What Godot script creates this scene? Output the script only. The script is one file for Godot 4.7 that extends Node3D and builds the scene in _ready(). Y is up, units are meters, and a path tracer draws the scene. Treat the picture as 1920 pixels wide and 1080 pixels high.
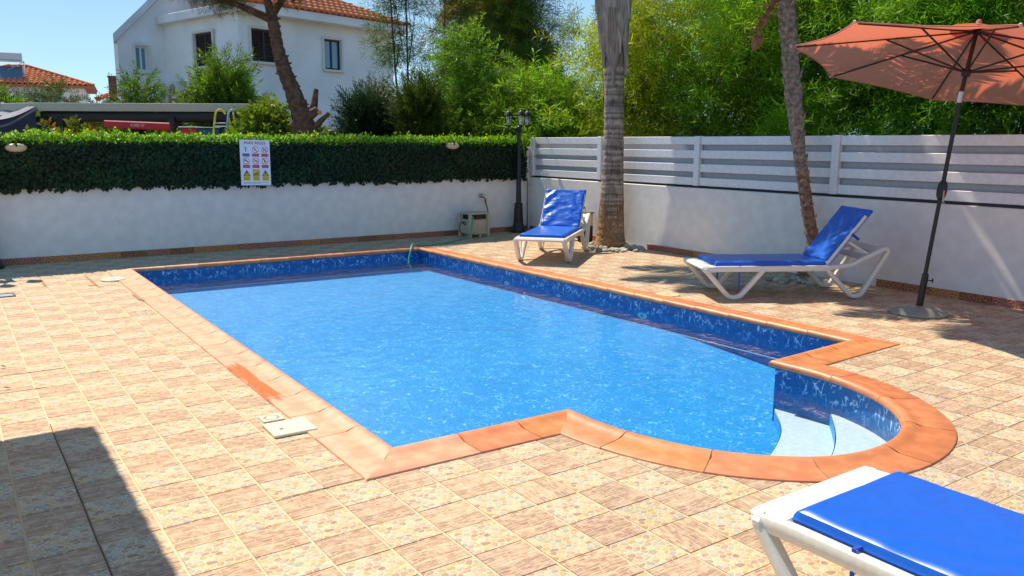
extends Node3D

# ------------------------------------------------------------------ helpers
class MB:
	# collects triangles; corners are given counter-clockwise as seen from outside
	var st := SurfaceTool.new()
	var g := -1
	var ids := 1
	var col := Color.WHITE
	func _init():
		st.begin(Mesh.PRIMITIVE_TRIANGLES)
	func flat(): g = -1
	func smooth():
		g = ids
		ids += 1
	func v(p: Vector3, uv := Vector2.ZERO):
		st.set_smooth_group(g)
		st.set_color(col)
		st.set_uv(uv)
		st.add_vertex(p)
	func tri(a: Vector3, b: Vector3, c: Vector3, ua := Vector2.ZERO, ub := Vector2.ZERO, uc := Vector2.ZERO):
		v(a, ua); v(c, uc); v(b, ub)
	func quad(a: Vector3, b: Vector3, c: Vector3, d: Vector3, ua := Vector2(0, 0), ub := Vector2(1, 0), uc := Vector2(1, 1), ud := Vector2(0, 1)):
		tri(a, b, c, ua, ub, uc)
		tri(a, c, d, ua, uc, ud)
	func box(xf: Transform3D, s: Vector3, ch := 0.0):
		flat()
		var h := s / 2.0
		if ch <= 0.0:
			var p := []
			for i in 8:
				p.append(xf * Vector3(h.x if i & 1 else -h.x, h.y if i & 2 else -h.y, h.z if i & 4 else -h.z))
			quad(p[4], p[5], p[7], p[6]); quad(p[1], p[0], p[2], p[3])
			quad(p[5], p[1], p[3], p[7]); quad(p[0], p[4], p[6], p[2])
			quad(p[6], p[7], p[3], p[2]); quad(p[0], p[1], p[5], p[4])
			return
		var c := minf(ch, minf(h.x, minf(h.y, h.z)) * 0.9)
		# three points per corner: on the x, y and z faces
		var q := {}
		for i in 8:
			var sx := 1.0 if i & 1 else -1.0
			var sy := 1.0 if i & 2 else -1.0
			var sz := 1.0 if i & 4 else -1.0
			q[i * 3] = xf * Vector3(sx * h.x, sy * (h.y - c), sz * (h.z - c))
			q[i * 3 + 1] = xf * Vector3(sx * (h.x - c), sy * h.y, sz * (h.z - c))
			q[i * 3 + 2] = xf * Vector3(sx * (h.x - c), sy * (h.y - c), sz * h.z)
		var f := func(a: int, b: int, c2: int, d: int, k: int):
			quad(q[a * 3 + k], q[b * 3 + k], q[c2 * 3 + k], q[d * 3 + k])
		f.call(4, 5, 7, 6, 2); f.call(1, 0, 2, 3, 2); f.call(5, 1, 3, 7, 0); f.call(0, 4, 6, 2, 0); f.call(6, 7, 3, 2, 1); f.call(0, 1, 5, 4, 1)
		var mid := xf.origin
		var face := func(pts: Array):
			var n: Vector3 = (pts[1] - pts[0]).cross(pts[2] - pts[0])
			if n.dot(pts[0] - mid) < 0.0:
				pts.reverse()
			if pts.size() == 3: tri(pts[0], pts[1], pts[2])
			else: quad(pts[0], pts[1], pts[2], pts[3])
		for e in [[0, 1], [2, 3], [4, 5], [6, 7]]:
			face.call([q[e[0] * 3 + 1], q[e[1] * 3 + 1], q[e[1] * 3 + 2], q[e[0] * 3 + 2]])
		for e in [[0, 2], [1, 3], [4, 6], [5, 7]]:
			face.call([q[e[0] * 3], q[e[1] * 3], q[e[1] * 3 + 2], q[e[0] * 3 + 2]])
		for e in [[0, 4], [1, 5], [2, 6], [3, 7]]:
			face.call([q[e[0] * 3], q[e[1] * 3], q[e[1] * 3 + 1], q[e[0] * 3 + 1]])
		for i in 8:
			face.call([q[i * 3], q[i * 3 + 1], q[i * 3 + 2]])
	func sweep(path: Array, sect: PackedVector2Array, up: Vector3, scl := [], caps := true):
		# a closed section (x across, y along up; counter-clockwise) along a path
		smooth()
		var rings := []
		var n := path.size()
		var l := 0.0
		var vs := []
		for i in n:
			var t: Vector3
			if i == 0: t = (path[1] - path[0]).normalized()
			elif i == n - 1: t = (path[i] - path[i - 1]).normalized()
			else: t = ((path[i + 1] - path[i]).normalized() + (path[i] - path[i - 1]).normalized()).normalized()
			if i > 0: l += (path[i] - path[i - 1]).length()
			vs.append(l)
			var sd := t.cross(up)
			if sd.length() < 0.01: sd = t.cross(Vector3(1, 0, 0.3))
			sd = sd.normalized()
			var u2 := sd.cross(t).normalized()
			var k := 1.0
			if i > 0 and i < n - 1:
				k = 1.0 / maxf(0.5, t.dot((path[i] - path[i - 1]).normalized()))
			var sc: float = scl[i] if scl.size() else 1.0
			var ring := []
			for s in sect:
				ring.append(path[i] + sd * s.x * sc + u2 * s.y * sc * k)
			rings.append(ring)
		var m := sect.size()
		for i in n - 1:
			for j in m:
				var j2 := (j + 1) % m
				var ua := float(j) / m
				var ub := float(j + 1) / m
				quad(rings[i][j], rings[i][j2], rings[i + 1][j2], rings[i + 1][j], Vector2(ua, vs[i]), Vector2(ub, vs[i]), Vector2(ub, vs[i + 1]), Vector2(ua, vs[i + 1]))
		if caps:
			flat()
			for j in range(1, m - 1):
				tri(rings[0][0], rings[0][j + 1], rings[0][j])
				tri(rings[n - 1][0], rings[n - 1][j], rings[n - 1][j + 1])
	func tube(path: Array, radii: Array, sides := 10, caps := true):
		smooth()
		var n := path.size()
		var rings := []
		var nrm := Vector3.ZERO
		var l := 0.0
		var vs := []
		for i in n:
			var t: Vector3 = (path[mini(i + 1, n - 1)] - path[maxi(i - 1, 0)]).normalized()
			if i > 0: l += (path[i] - path[i - 1]).length()
			vs.append(l)
			if nrm == Vector3.ZERO:
				nrm = t.cross(Vector3(0.3, 0.2, 0.9)).normalized()
			nrm = (nrm - t * nrm.dot(t)).normalized()
			var bn := t.cross(nrm)
			var ring := []
			for j in sides:
				var a := TAU * j / sides
				ring.append(path[i] + (nrm * cos(a) + bn * sin(a)) * float(radii[mini(i, radii.size() - 1)]))
			rings.append(ring)
		for i in n - 1:
			for j in sides:
				var j2 := (j + 1) % sides
				quad(rings[i][j], rings[i][j2], rings[i + 1][j2], rings[i + 1][j], Vector2(float(j) / sides, vs[i]), Vector2(float(j + 1) / sides, vs[i]), Vector2(float(j + 1) / sides, vs[i + 1]), Vector2(float(j) / sides, vs[i + 1]))
		if caps:
			flat()
			for j in range(1, sides - 1):
				tri(rings[0][0], rings[0][j + 1], rings[0][j])
				tri(rings[n - 1][0], rings[n - 1][j], rings[n - 1][j + 1])
	func lathe(prof: Array, segs: int, xf := Transform3D(), sharp := true):
		# profile of Vector2(radius, height), from the bottom up
		for i in prof.size() - 1:
			if sharp or i == 0: smooth()
			for j in segs:
				var a := TAU * j / segs
				var b := TAU * (j + 1) / segs
				var p0 := xf * Vector3(cos(a) * prof[i].x, prof[i].y, -sin(a) * prof[i].x)
				var p1 := xf * Vector3(cos(b) * prof[i].x, prof[i].y, -sin(b) * prof[i].x)
				var p2 := xf * Vector3(cos(b) * prof[i + 1].x, prof[i + 1].y, -sin(b) * prof[i + 1].x)
				var p3 := xf * Vector3(cos(a) * prof[i + 1].x, prof[i + 1].y, -sin(a) * prof[i + 1].x)
				if prof[i + 1].x < 1e-5: tri(p0, p1, p2)
				elif prof[i].x < 1e-5: tri(p0, p2, p3)
				else: quad(p0, p1, p2, p3)
	func grid(nu: int, nv: int, f: Callable, uvs := Vector2.ONE, smoothed := true):
		# f(u, v) -> Vector3; u to the right, v up, seen from outside
		if smoothed: smooth()
		else: flat()
		var p := []
		for j in nv + 1:
			for i in nu + 1:
				p.append(f.call(float(i) / nu, float(j) / nv))
		for j in nv:
			for i in nu:
				var a := j * (nu + 1) + i
				var u0 := Vector2(float(i) / nu, float(j) / nv) * uvs
				var u1 := Vector2(float(i + 1) / nu, float(j + 1) / nv) * uvs
				quad(p[a], p[a + 1], p[a + nu + 2], p[a + nu + 1], u0, Vector2(u1.x, u0.y), u1, Vector2(u0.x, u1.y))
	func prism(poly: PackedVector2Array, y0: float, y1: float, uvf = null, bottom := false):
		# poly in (x, z)
		flat()
		var q := poly
		if Geometry2D.is_polygon_clockwise(q): # make it run so that sides face out
			q = q.duplicate(); q.reverse()
		var idx := Geometry2D.triangulate_polygon(q)
		for k in range(0, idx.size(), 3):
			var a := q[idx[k]]
			var b := q[idx[k + 1]]
			var c := q[idx[k + 2]]
			if (b - a).cross(c - a) > 0.0:
				var s := b
				b = c; c = s
			var ua: Vector2 = uvf.call(a) if uvf else a
			var ub: Vector2 = uvf.call(b) if uvf else b
			var uc: Vector2 = uvf.call(c) if uvf else c
			tri(Vector3(a.x, y1, a.y), Vector3(b.x, y1, b.y), Vector3(c.x, y1, c.y), ua, ub, uc)
			if bottom: tri(Vector3(a.x, y0, a.y), Vector3(c.x, y0, c.y), Vector3(b.x, y0, b.y))
		var n := q.size()
		var area := 0.0
		for i in n: area += q[i].cross(q[(i + 1) % n])
		for i in n:
			var a := q[i]
			var b := q[(i + 1) % n]
			if area > 0.0:
				var s := a
				a = b; b = s
			var ua: Vector2 = uvf.call(a) if uvf else a
			var ub: Vector2 = uvf.call(b) if uvf else b
			quad(Vector3(a.x, y0, a.y), Vector3(b.x, y0, b.y), Vector3(b.x, y1, b.y), Vector3(a.x, y1, a.y), ua, ub, ub, ua)
	func mesh() -> ArrayMesh:
		st.generate_normals()
		return st.commit()

func L(r: float, g: float, b: float) -> Color:
	return Color(r, g, b).linear_to_srgb()

func mat(c: Color, rough := 0.7, tex: Texture2D = null, scale := 1.0, world := false, bump: Texture2D = null, bump_cm := 0.0) -> StandardMaterial3D:
	var m := StandardMaterial3D.new()
	m.albedo_color = c
	m.roughness = rough
	if tex:
		m.albedo_texture = tex
	if bump:
		m.heightmap_enabled = true
		m.heightmap_texture = bump
		m.heightmap_scale = bump_cm
	if tex or bump:
		m.uv1_triplanar = true
		m.uv1_world_triplanar = world
		m.uv1_scale = Vector3.ONE * scale
	return m

func noise_tex(seed_: int, freq: float, lo: float, hi: float, oct := 4, size := 512, kind := FastNoiseLite.TYPE_SIMPLEX_SMOOTH, tint := Color.WHITE, stretch := 1.0) -> ImageTexture:
	var n := FastNoiseLite.new()
	n.seed = seed_
	n.noise_type = kind
	n.frequency = freq
	n.fractal_octaves = oct
	var im := n.get_seamless_image(size, size)
	im.convert(Image.FORMAT_RGB8)
	var d := im.get_data()
	var table := PackedByteArray()
	for i in 256:
		var t := smoothstep(0.12, 0.88, i / 255.0)
		var k := lerpf(lo, hi, t)
		table.append(int(clampf(k * lerpf(tint.r, 1.0, t), 0, 1) * 255))
		table.append(int(clampf(k * lerpf(tint.g, 1.0, t), 0, 1) * 255))
		table.append(int(clampf(k * lerpf(tint.b, 1.0, t), 0, 1) * 255))
	for i in range(0, d.size(), 3):
		var s := d[i] * 3
		d[i] = table[s]; d[i + 1] = table[s + 1]; d[i + 2] = table[s + 2]
	return ImageTexture.create_from_image(Image.create_from_data(size, size, false, Image.FORMAT_RGB8, d))

func obj(called: String, mesh: Mesh, m: Material, parent: Node = null) -> MeshInstance3D:
	var o := MeshInstance3D.new()
	o.name = called
	o.mesh = mesh
	if m: o.material_override = m
	(parent if parent else self).add_child(o, true)
	return o

func thing(called: String, label: String, category: String, at := Vector3.ZERO, turn := 0.0, group := "", kind := "") -> Node3D:
	var o := Node3D.new()
	o.name = called
	add_child(o, true)
	o.position = at
	o.rotation.y = turn
	tag(o, label, category, group, kind)
	return o

func tag(o: Node, label: String, category := "", group := "", kind := ""):
	if label: o.set_meta("label", label)
	if category: o.set_meta("category", category)
	if group: o.set_meta("group", group)
	if kind: o.set_meta("kind", kind)

func T(x: float, y: float, z: float, ry := 0.0) -> Transform3D:
	return Transform3D(Basis(Vector3.UP, ry), Vector3(x, y, z))

func many(called: String, mesh: Mesh, m: Material, xfs: Array, cols: Array, parent: Node, stuff := true) -> MultiMeshInstance3D:
	var mm := MultiMesh.new()
	mm.transform_format = MultiMesh.TRANSFORM_3D
	mm.use_colors = true
	mm.mesh = mesh
	mm.instance_count = xfs.size()
	for i in xfs.size():
		mm.set_instance_transform(i, xfs[i])
		mm.set_instance_color(i, cols[i])
	var o := MultiMeshInstance3D.new()
	o.name = called
	o.multimesh = mm
	o.material_override = m
	if stuff: o.set_meta("kind", "stuff")
	parent.add_child(o, true)
	return o

func round_sect(w: float, h: float, n := 12, p := 0.45) -> PackedVector2Array:
	var a := PackedVector2Array()
	for i in n:
		var t := TAU * i / n
		a.append(Vector2(signf(cos(t)) * pow(absf(cos(t)), p) * w / 2.0, signf(sin(t)) * pow(absf(sin(t)), p) * h / 2.0))
	return a

func bend(pts: Array, r: float, k := 4) -> Array:
	# a polyline with rounded corners
	var out := [pts[0]]
	for i in range(1, pts.size() - 1):
		var a: Vector3 = pts[i - 1]
		var b: Vector3 = pts[i]
		var c: Vector3 = pts[i + 1]
		var d1 := minf(r, (a - b).length() * 0.45)
		var d2 := minf(r, (c - b).length() * 0.45)
		var p := b + (a - b).normalized() * d1
		var q := b + (c - b).normalized() * d2
		for j in k + 1:
			var t := float(j) / k
			out.append(p.lerp(b, t).lerp(b.lerp(q, t), t))
	out.append(pts[-1])
	return out

func leaf_mat(rough := 0.5, back := 0.95, tint := Color(0.95, 1.0, 0.45)) -> StandardMaterial3D:
	var m := StandardMaterial3D.new()
	m.albedo_color = Color.WHITE
	m.vertex_color_use_as_albedo = true
	m.roughness = rough
	m.metallic_specular = 0.4
	m.backlight_enabled = true
	m.backlight = (tint * back).linear_to_srgb()
	return m

# ------------------------------------------------------------------ the place, in numbers
const WALL_Z := -12.45
const WATER_Y := -0.12
const FLOOR_Y := -0.30
const DEEP_Y := -0.46
const TX0 := 0.3934
const TA := 0.2397
const TZ0 := -3.2384
const TB := 0.2328
var P_LF := Vector2(1.881, -11.09)
var P_RF := Vector2(5.947, -11.02)
var P_C := Vector2(6.057, -3.777)
var P_D := Vector2(4.954, -3.718)
var P_B := Vector2(2.983, -3.681)
var P_A := Vector2(1.816, -3.70)
var sky_sun := Vector3(0.075, -1.0, 0.68)
var tex := {}
var M := {}
var cam_x := Vector3(0.8205, 0.0041, 0.5716)

func right_x(z: float) -> float:
	return 9.05 - 0.036 * (z + 12.45)

func _ready():
	setup_view()
	make_materials()
	ground_and_deck()
	pool()
	walls()
	fence()
	hedge()
	house()
	far_house()
	small_house()
	carport()
	trees()
	palms()
	loungers()
	umbrella()
	lamps()
	small_things()
	porch()

func setup_view():
	var cam := Camera3D.new()
	cam.name = "camera"
	var p := 0.1743
	var y := 0.6083
	var roll := 0.005
	var fwd := Vector3(sin(y) * cos(p), -sin(p), -cos(y) * cos(p))
	var rt := Vector3(cos(y), 0, sin(y))
	var up := rt.cross(fwd).normalized()
	var r2 := rt * cos(roll) + up * sin(roll)
	var u2 := up * cos(roll) - rt * sin(roll)
	cam.transform = Transform3D(Basis(r2, u2, -fwd), Vector3(0, 1.6, 0))
	cam.fov = rad_to_deg(2.0 * atan(540.0 / 1535.0))
	cam.near = 0.05
	cam.far = 2000.0
	add_child(cam)
	var sun := DirectionalLight3D.new()
	sun.name = "sun"
	sun.light_energy = 1.6
	sun.light_color = Color(1.0, 0.955, 0.88)
	sun.light_angular_distance = 0.5
	sun.shadow_enabled = true
	add_child(sun)
	sun.look_at_from_position(Vector3.ZERO, sky_sun, Vector3.UP)
	var we := WorldEnvironment.new()
	we.name = "world_environment"
	var e := Environment.new()
	e.background_mode = Environment.BG_SKY
	var sm := ProceduralSkyMaterial.new()
	sm.sky_top_color = L(0.10, 0.26, 0.52)
	sm.sky_horizon_color = L(0.55, 0.83, 0.99)
	sm.sky_curve = 0.13
	sm.ground_bottom_color = L(0.25, 0.22, 0.18)
	sm.ground_horizon_color = L(0.5, 0.62, 0.68)
	sm.sun_angle_max = 18.0
	sm.sun_curve = 0.12
	var sk := Sky.new()
	sk.sky_material = sm
	e.sky = sk
	e.tonemap_mode = Environment.TONE_MAPPER_LINEAR
	e.tonemap_exposure = 1.36
	e.sdfgi_enabled = true
	e.ssao_enabled = true
	e.ssil_enabled = true
	we.environment = e
	add_child(we)

func make_materials():
	tex.fine = noise_tex(3, 0.03, 0.955, 1.0, 5)
	tex.coarse = noise_tex(8, 0.008, 0.93, 1.0, 5, 512, FastNoiseLite.TYPE_SIMPLEX_SMOOTH, Color(1.0, 0.995, 0.985))
	tex.blotch = noise_tex(17, 0.012, 0.89, 1.0, 6, 512, FastNoiseLite.TYPE_SIMPLEX_SMOOTH, Color(1.0, 0.96, 0.93))
	tex.bumpy = noise_tex(11, 0.05, 0.0, 1.0, 4)
	tex.stone = noise_tex(21, 0.02, 0.62, 1.0, 5, 512, FastNoiseLite.TYPE_SIMPLEX, Color(1.0, 0.8, 0.6))
	tex.bark = noise_tex(31, 0.012, 0.66, 1.0, 5, 512, FastNoiseLite.TYPE_SIMPLEX, Color(0.97, 0.93, 0.9))
	tex.earth = noise_tex(41, 0.02, 0.45, 1.0, 6, 512)
	M.wall = mat(L(0.82, 0.775, 0.72), 0.88, tex.fine, 0.3, true, tex.bumpy, 0.06)
	M.house = mat(L(0.91, 0.90, 0.885), 0.9, tex.coarse, 0.15, true)
	M.white_paint = mat(L(0.82, 0.80, 0.785), 0.5, tex.fine, 0.8, true)
	M.grey_panel = mat(L(0.44, 0.44, 0.45), 0.7, tex.fine, 0.8, true)
	M.plastic = mat(L(0.78, 0.73, 0.62), 0.38, tex.fine, 2.0)
	M.plastic.subsurf_scatter_enabled = true
	M.plastic.subsurf_scatter_strength = 0.1
	M.vinyl = mat(L(0.003, 0.11, 0.56), 0.33, tex.fine, 1.2, false, tex.coarse, 0.25)
	M.vinyl.metallic_specular = 0.55
	M.blue_strap = mat(L(0.008, 0.05, 0.42), 0.5)
	M.black = mat(L(0.012, 0.012, 0.014), 0.42, tex.fine, 3.0)
	M.dark_wood = mat(L(0.018, 0.014, 0.013), 0.6, tex.fine, 2.0)
	M.metal = mat(L(0.6, 0.6, 0.6), 0.3)
	M.metal.metallic = 1.0
	M.glass = StandardMaterial3D.new()
	M.glass.transparency = BaseMaterial3D.TRANSPARENCY_ALPHA
	M.glass.albedo_color = Color(0.9, 0.95, 0.97, 0.12)
	M.glass.roughness = 0.05
	M.dark_frame = mat(L(0.018, 0.013, 0.012), 0.5)
	M.shutter = mat(L(0.022, 0.016, 0.015), 0.6)
	M.pane = mat(L(0.10, 0.22, 0.33), 0.06)
	M.pane.metallic_specular = 0.7
	M.cream = mat(L(0.62, 0.55, 0.38), 0.6, tex.fine, 1.5)
	M.skirt = mat(L(0.34, 0.2, 0.11), 0.6, tex.stone, 3.2, true, tex.bumpy, 0.15)
	M.earth = mat(L(0.30, 0.22, 0.13), 0.95, tex.earth, 0.3, true)
	M.roof_tile = mat(L(0.80, 0.215, 0.075), 0.8, tex.coarse, 1.3, true)
	tile_atlas()
	liner_textures()

# ------------------------------------------------------------------ deck tiles
func tile_atlas():
	# eight ceramic tiles: four printed with cracked planks, four with crazy paving
	var n := 224
	var w := n * 4
	var im := Image.create(w, n * 2, false, Image.FORMAT_RGB8)
	var hm := Image.create(w, n * 2, false, Image.FORMAT_RGB8)
	var rng := RandomNumberGenerator.new()
	rng.seed = 77
	var nz := FastNoiseLite.new()
	nz.seed = 5
	nz.frequency = 1.0
	nz.fractal_octaves = 3
	var cream := Color(0.69, 0.525, 0.345)
	var woods := [Color(0.54, 0.35, 0.215), Color(0.61, 0.43, 0.26), Color(0.50, 0.33, 0.21), Color(0.62, 0.435, 0.255)]
	for t in 4:
		var off := t * 37.7
		for y in n:
			for x in n:
				var p := float(x) / n
				var q := float(y) / n
				var wob := nz.get_noise_2d(p * 2.2 + off, q * 3.0)
				var qq := q * 12.0 + wob * 0.45
				var id := floorf(qq)
				var f := qq - id
				var hs := fposmod(sin(id * 12.9898 + t * 78.2) * 43758.5, 1.0)
				var hs2 := fposmod(sin(id * 39.346 + t * 11.1) * 24634.6, 1.0)
				var b := nz.get_noise_2d(p * 3.5 + off, q * 46.0)
				var c: Color = woods[int(hs * 3.99)].lerp(woods[(t + 1) % 4], clampf(0.4 + b * 1.4, 0, 1))
				c = c * lerpf(0.82, 1.12, hs2)
				c = c.lerp(Color(0.27, 0.145, 0.12), clampf((b - 0.04) * 4.5, 0, 0.75))
				var h := 0.75 + 0.25 * b
				var gate := clampf(0.75 + 2.4 * nz.get_noise_2d(p * 2.6 + 9.0 + off, id * 3.7), 0, 1)
				var crack := smoothstep(0.20, 0.08, f) * gate
				c = c.lerp(Color(0.23, 0.115, 0.105), smoothstep(0.70, 0.86, f) * clampf(0.35 + 2.0 * nz.get_noise_2d(p * 3.0 + 31.0 + off, id * 5.3), 0, 0.85))
				if absf(p - hs) < 0.012 or absf(p - fposmod(hs + 0.47, 1.0)) < 0.010: crack = maxf(crack, 0.7)
				var edge := minf(minf(p, 1.0 - p), minf(q, 1.0 - q))
				if edge < 0.022: crack = 1.0
				c = c.lerp(cream, crack * 0.8)
				h *= 1.0 - crack * 0.8
				c = c.lerp(cream, clampf(nz.get_noise_2d(p * 2.0 + 50.0 + off, q * 2.0) * 0.9, 0.0, 0.45))
				im.set_pixel(t * n + x, y, c.linear_to_srgb())
				hm.set_pixel(t * n + x, y, Color(h, h, h))
	var pal := [Color(0.50, 0.32, 0.23), Color(0.50, 0.45, 0.32), Color(0.63, 0.42, 0.20), Color(0.45, 0.28, 0.20), Color(0.58, 0.50, 0.35), Color(0.62, 0.38, 0.20), Color(0.45, 0.42, 0.34), Color(0.60, 0.48, 0.30)]
	for t in 4:
		var nx := 7
		var ny := 9
		var seeds := []
		for j in ny + 2:
			for i in nx + 2:
				var sx := (i - 1 + 0.5 + (0.5 if j % 2 else 0.0) + rng.randf_range(-0.36, 0.36)) / nx
				var sy := (j - 1 + 0.5 + rng.randf_range(-0.36, 0.36)) / ny
				seeds.append([sx, sy, pal[rng.randi() % pal.size()] * rng.randf_range(0.72, 1.0)])
		for y in n:
			for x in n:
				var p := float(x) / n
				var q := float(y) / n
				var pw := p + 0.012 * nz.get_noise_2d(p * 14.0, q * 14.0 + t * 9.0)
				var ci := int(floor(pw * nx)) + 1
				var cj := int(floor(q * ny)) + 1
				var d1 := 9.0
				var d2 := 9.0
				var best := 0
				for jj in range(maxi(cj - 1, 0), mini(cj + 2, ny + 2)):
					for ii in range(maxi(ci - 2, 0), mini(ci + 2, nx + 2)):
						var k := jj * (nx + 2) + ii
						var s: Array = seeds[k]
						var dx: float = (pw - s[0]) * nx
						var dy: float = (q - s[1]) * ny
						var d := sqrt(dx * dx + dy * dy)
						if d < d1:
							d2 = d1; d1 = d; best = k
						elif d < d2: d2 = d
				var e := clampf((d2 - d1 - 0.075) / 0.09, 0, 1)
				var edge := minf(minf(p, 1.0 - p), minf(q, 1.0 - q))
				e *= smoothstep(0.012, 0.022, edge)
				var c: Color = seeds[best][2]
				c = c * (1.0 + 0.3 * nz.get_noise_2d(p * 20.0, q * 20.0))
				c = cream.lerp(c, e * 0.95)
				c = c.lerp(cream, clampf(nz.get_noise_2d(p * 2.0 + 80.0 + t * 7.0, q * 2.0) * 0.9, 0.0, 0.3))
				im.set_pixel(t * n + x, n + y, c.linear_to_srgb())
				var h := 0.2 + 0.8 * e
				hm.set_pixel(t * n + x, n + y, Color(h, h, h))
	var m := StandardMaterial3D.new()
	m.albedo_texture = ImageTexture.create_from_image(im)
	m.vertex_color_use_as_albedo = true
	m.roughness = 0.72
	m.metallic_specular = 0.22
	m.heightmap_enabled = true
	m.heightmap_texture = ImageTexture.create_from_image(hm)
	m.heightmap_scale = 0.12
	M.tile = m
	M.grout = mat(L(0.66, 0.50, 0.31), 0.9, tex.fine, 1.2, true, tex.bumpy, 0.1)

func tile_uv(variant: int, c: Vector2, turned: bool) -> Callable:
	var cell := Vector2(variant % 4, variant / 4)
	return func(p: Vector2) -> Vector2:
		var q := Vector2((p.x - c.x) / TA, (p.y - c.y) / TB)
		if turned: q = Vector2(1.0 - q.y, q.x)
		q = q.clamp(Vector2.ZERO, Vector2.ONE)
		q = Vector2(0.012, 0.012) + q * 0.976
		return Vector2((cell.x + q.x) / 4.0, (cell.y + q.y) / 2.0)

func pool_line() -> Array:
	# the inner edge of the coping, corners and all, running left-far, right-far, right-near, round the steps, left-near
	var arc := [P_D, Vector2(4.975, -3.42), Vector2(4.94, -3.12), Vector2(4.84, -2.84), Vector2(4.68, -2.60), Vector2(4.46, -2.41), Vector2(4.18, -2.30), Vector2(3.88, -2.275), Vector2(3.60, -2.35), Vector2(3.36, -2.53), Vector2(3.17, -2.77), Vector2(3.05, -3.06), Vector2(2.985, -3.37), P_B]
	var sm := [P_LF, P_RF, P_C]
	for i in arc.size() - 1:
		var p0: Vector2 = arc[maxi(i - 1, 0)]
		var p3: Vector2 = arc[mini(i + 2, arc.size() - 1)]
		for k in 4:
			sm.append((arc[i] as Vector2).cubic_interpolate(arc[i + 1], p0, p3, k / 4.0))
	sm.append(P_B)
	sm.append(P_A)
	return sm

func offset_line(line: Array, d: float) -> PackedVector2Array:
	var out := PackedVector2Array()
	var n := line.size()
	for i in n:
		out.append(line[i] + miter(line, i) * d)
	return out

func miter(line: Array, i: int) -> Vector2:
	var n := line.size()
	var a: Vector2 = (line[i] - line[(i - 1 + n) % n]).normalized()
	var b: Vector2 = (line[(i + 1) % n] - line[i]).normalized()
	# the line runs so that outside lies to this side
	var na := Vector2(a.y, -a.x)
	var nb := Vector2(b.y, -b.x)
	var m := (na + nb).normalized()
	return m / maxf(0.45, m.dot(na))

func on_screen(p: Vector3, margin := 0.15) -> bool:
	var cam := get_node("camera") as Camera3D
	var l := cam.transform.affine_inverse() * p
	if l.z > -0.2: return false
	var ty := 540.0 / 1535.0
	return absf(l.x / -l.z) < ty * 16.0 / 9.0 * (1.0 + margin) and absf(l.y / -l.z) < ty * (1.0 + margin)

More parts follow.
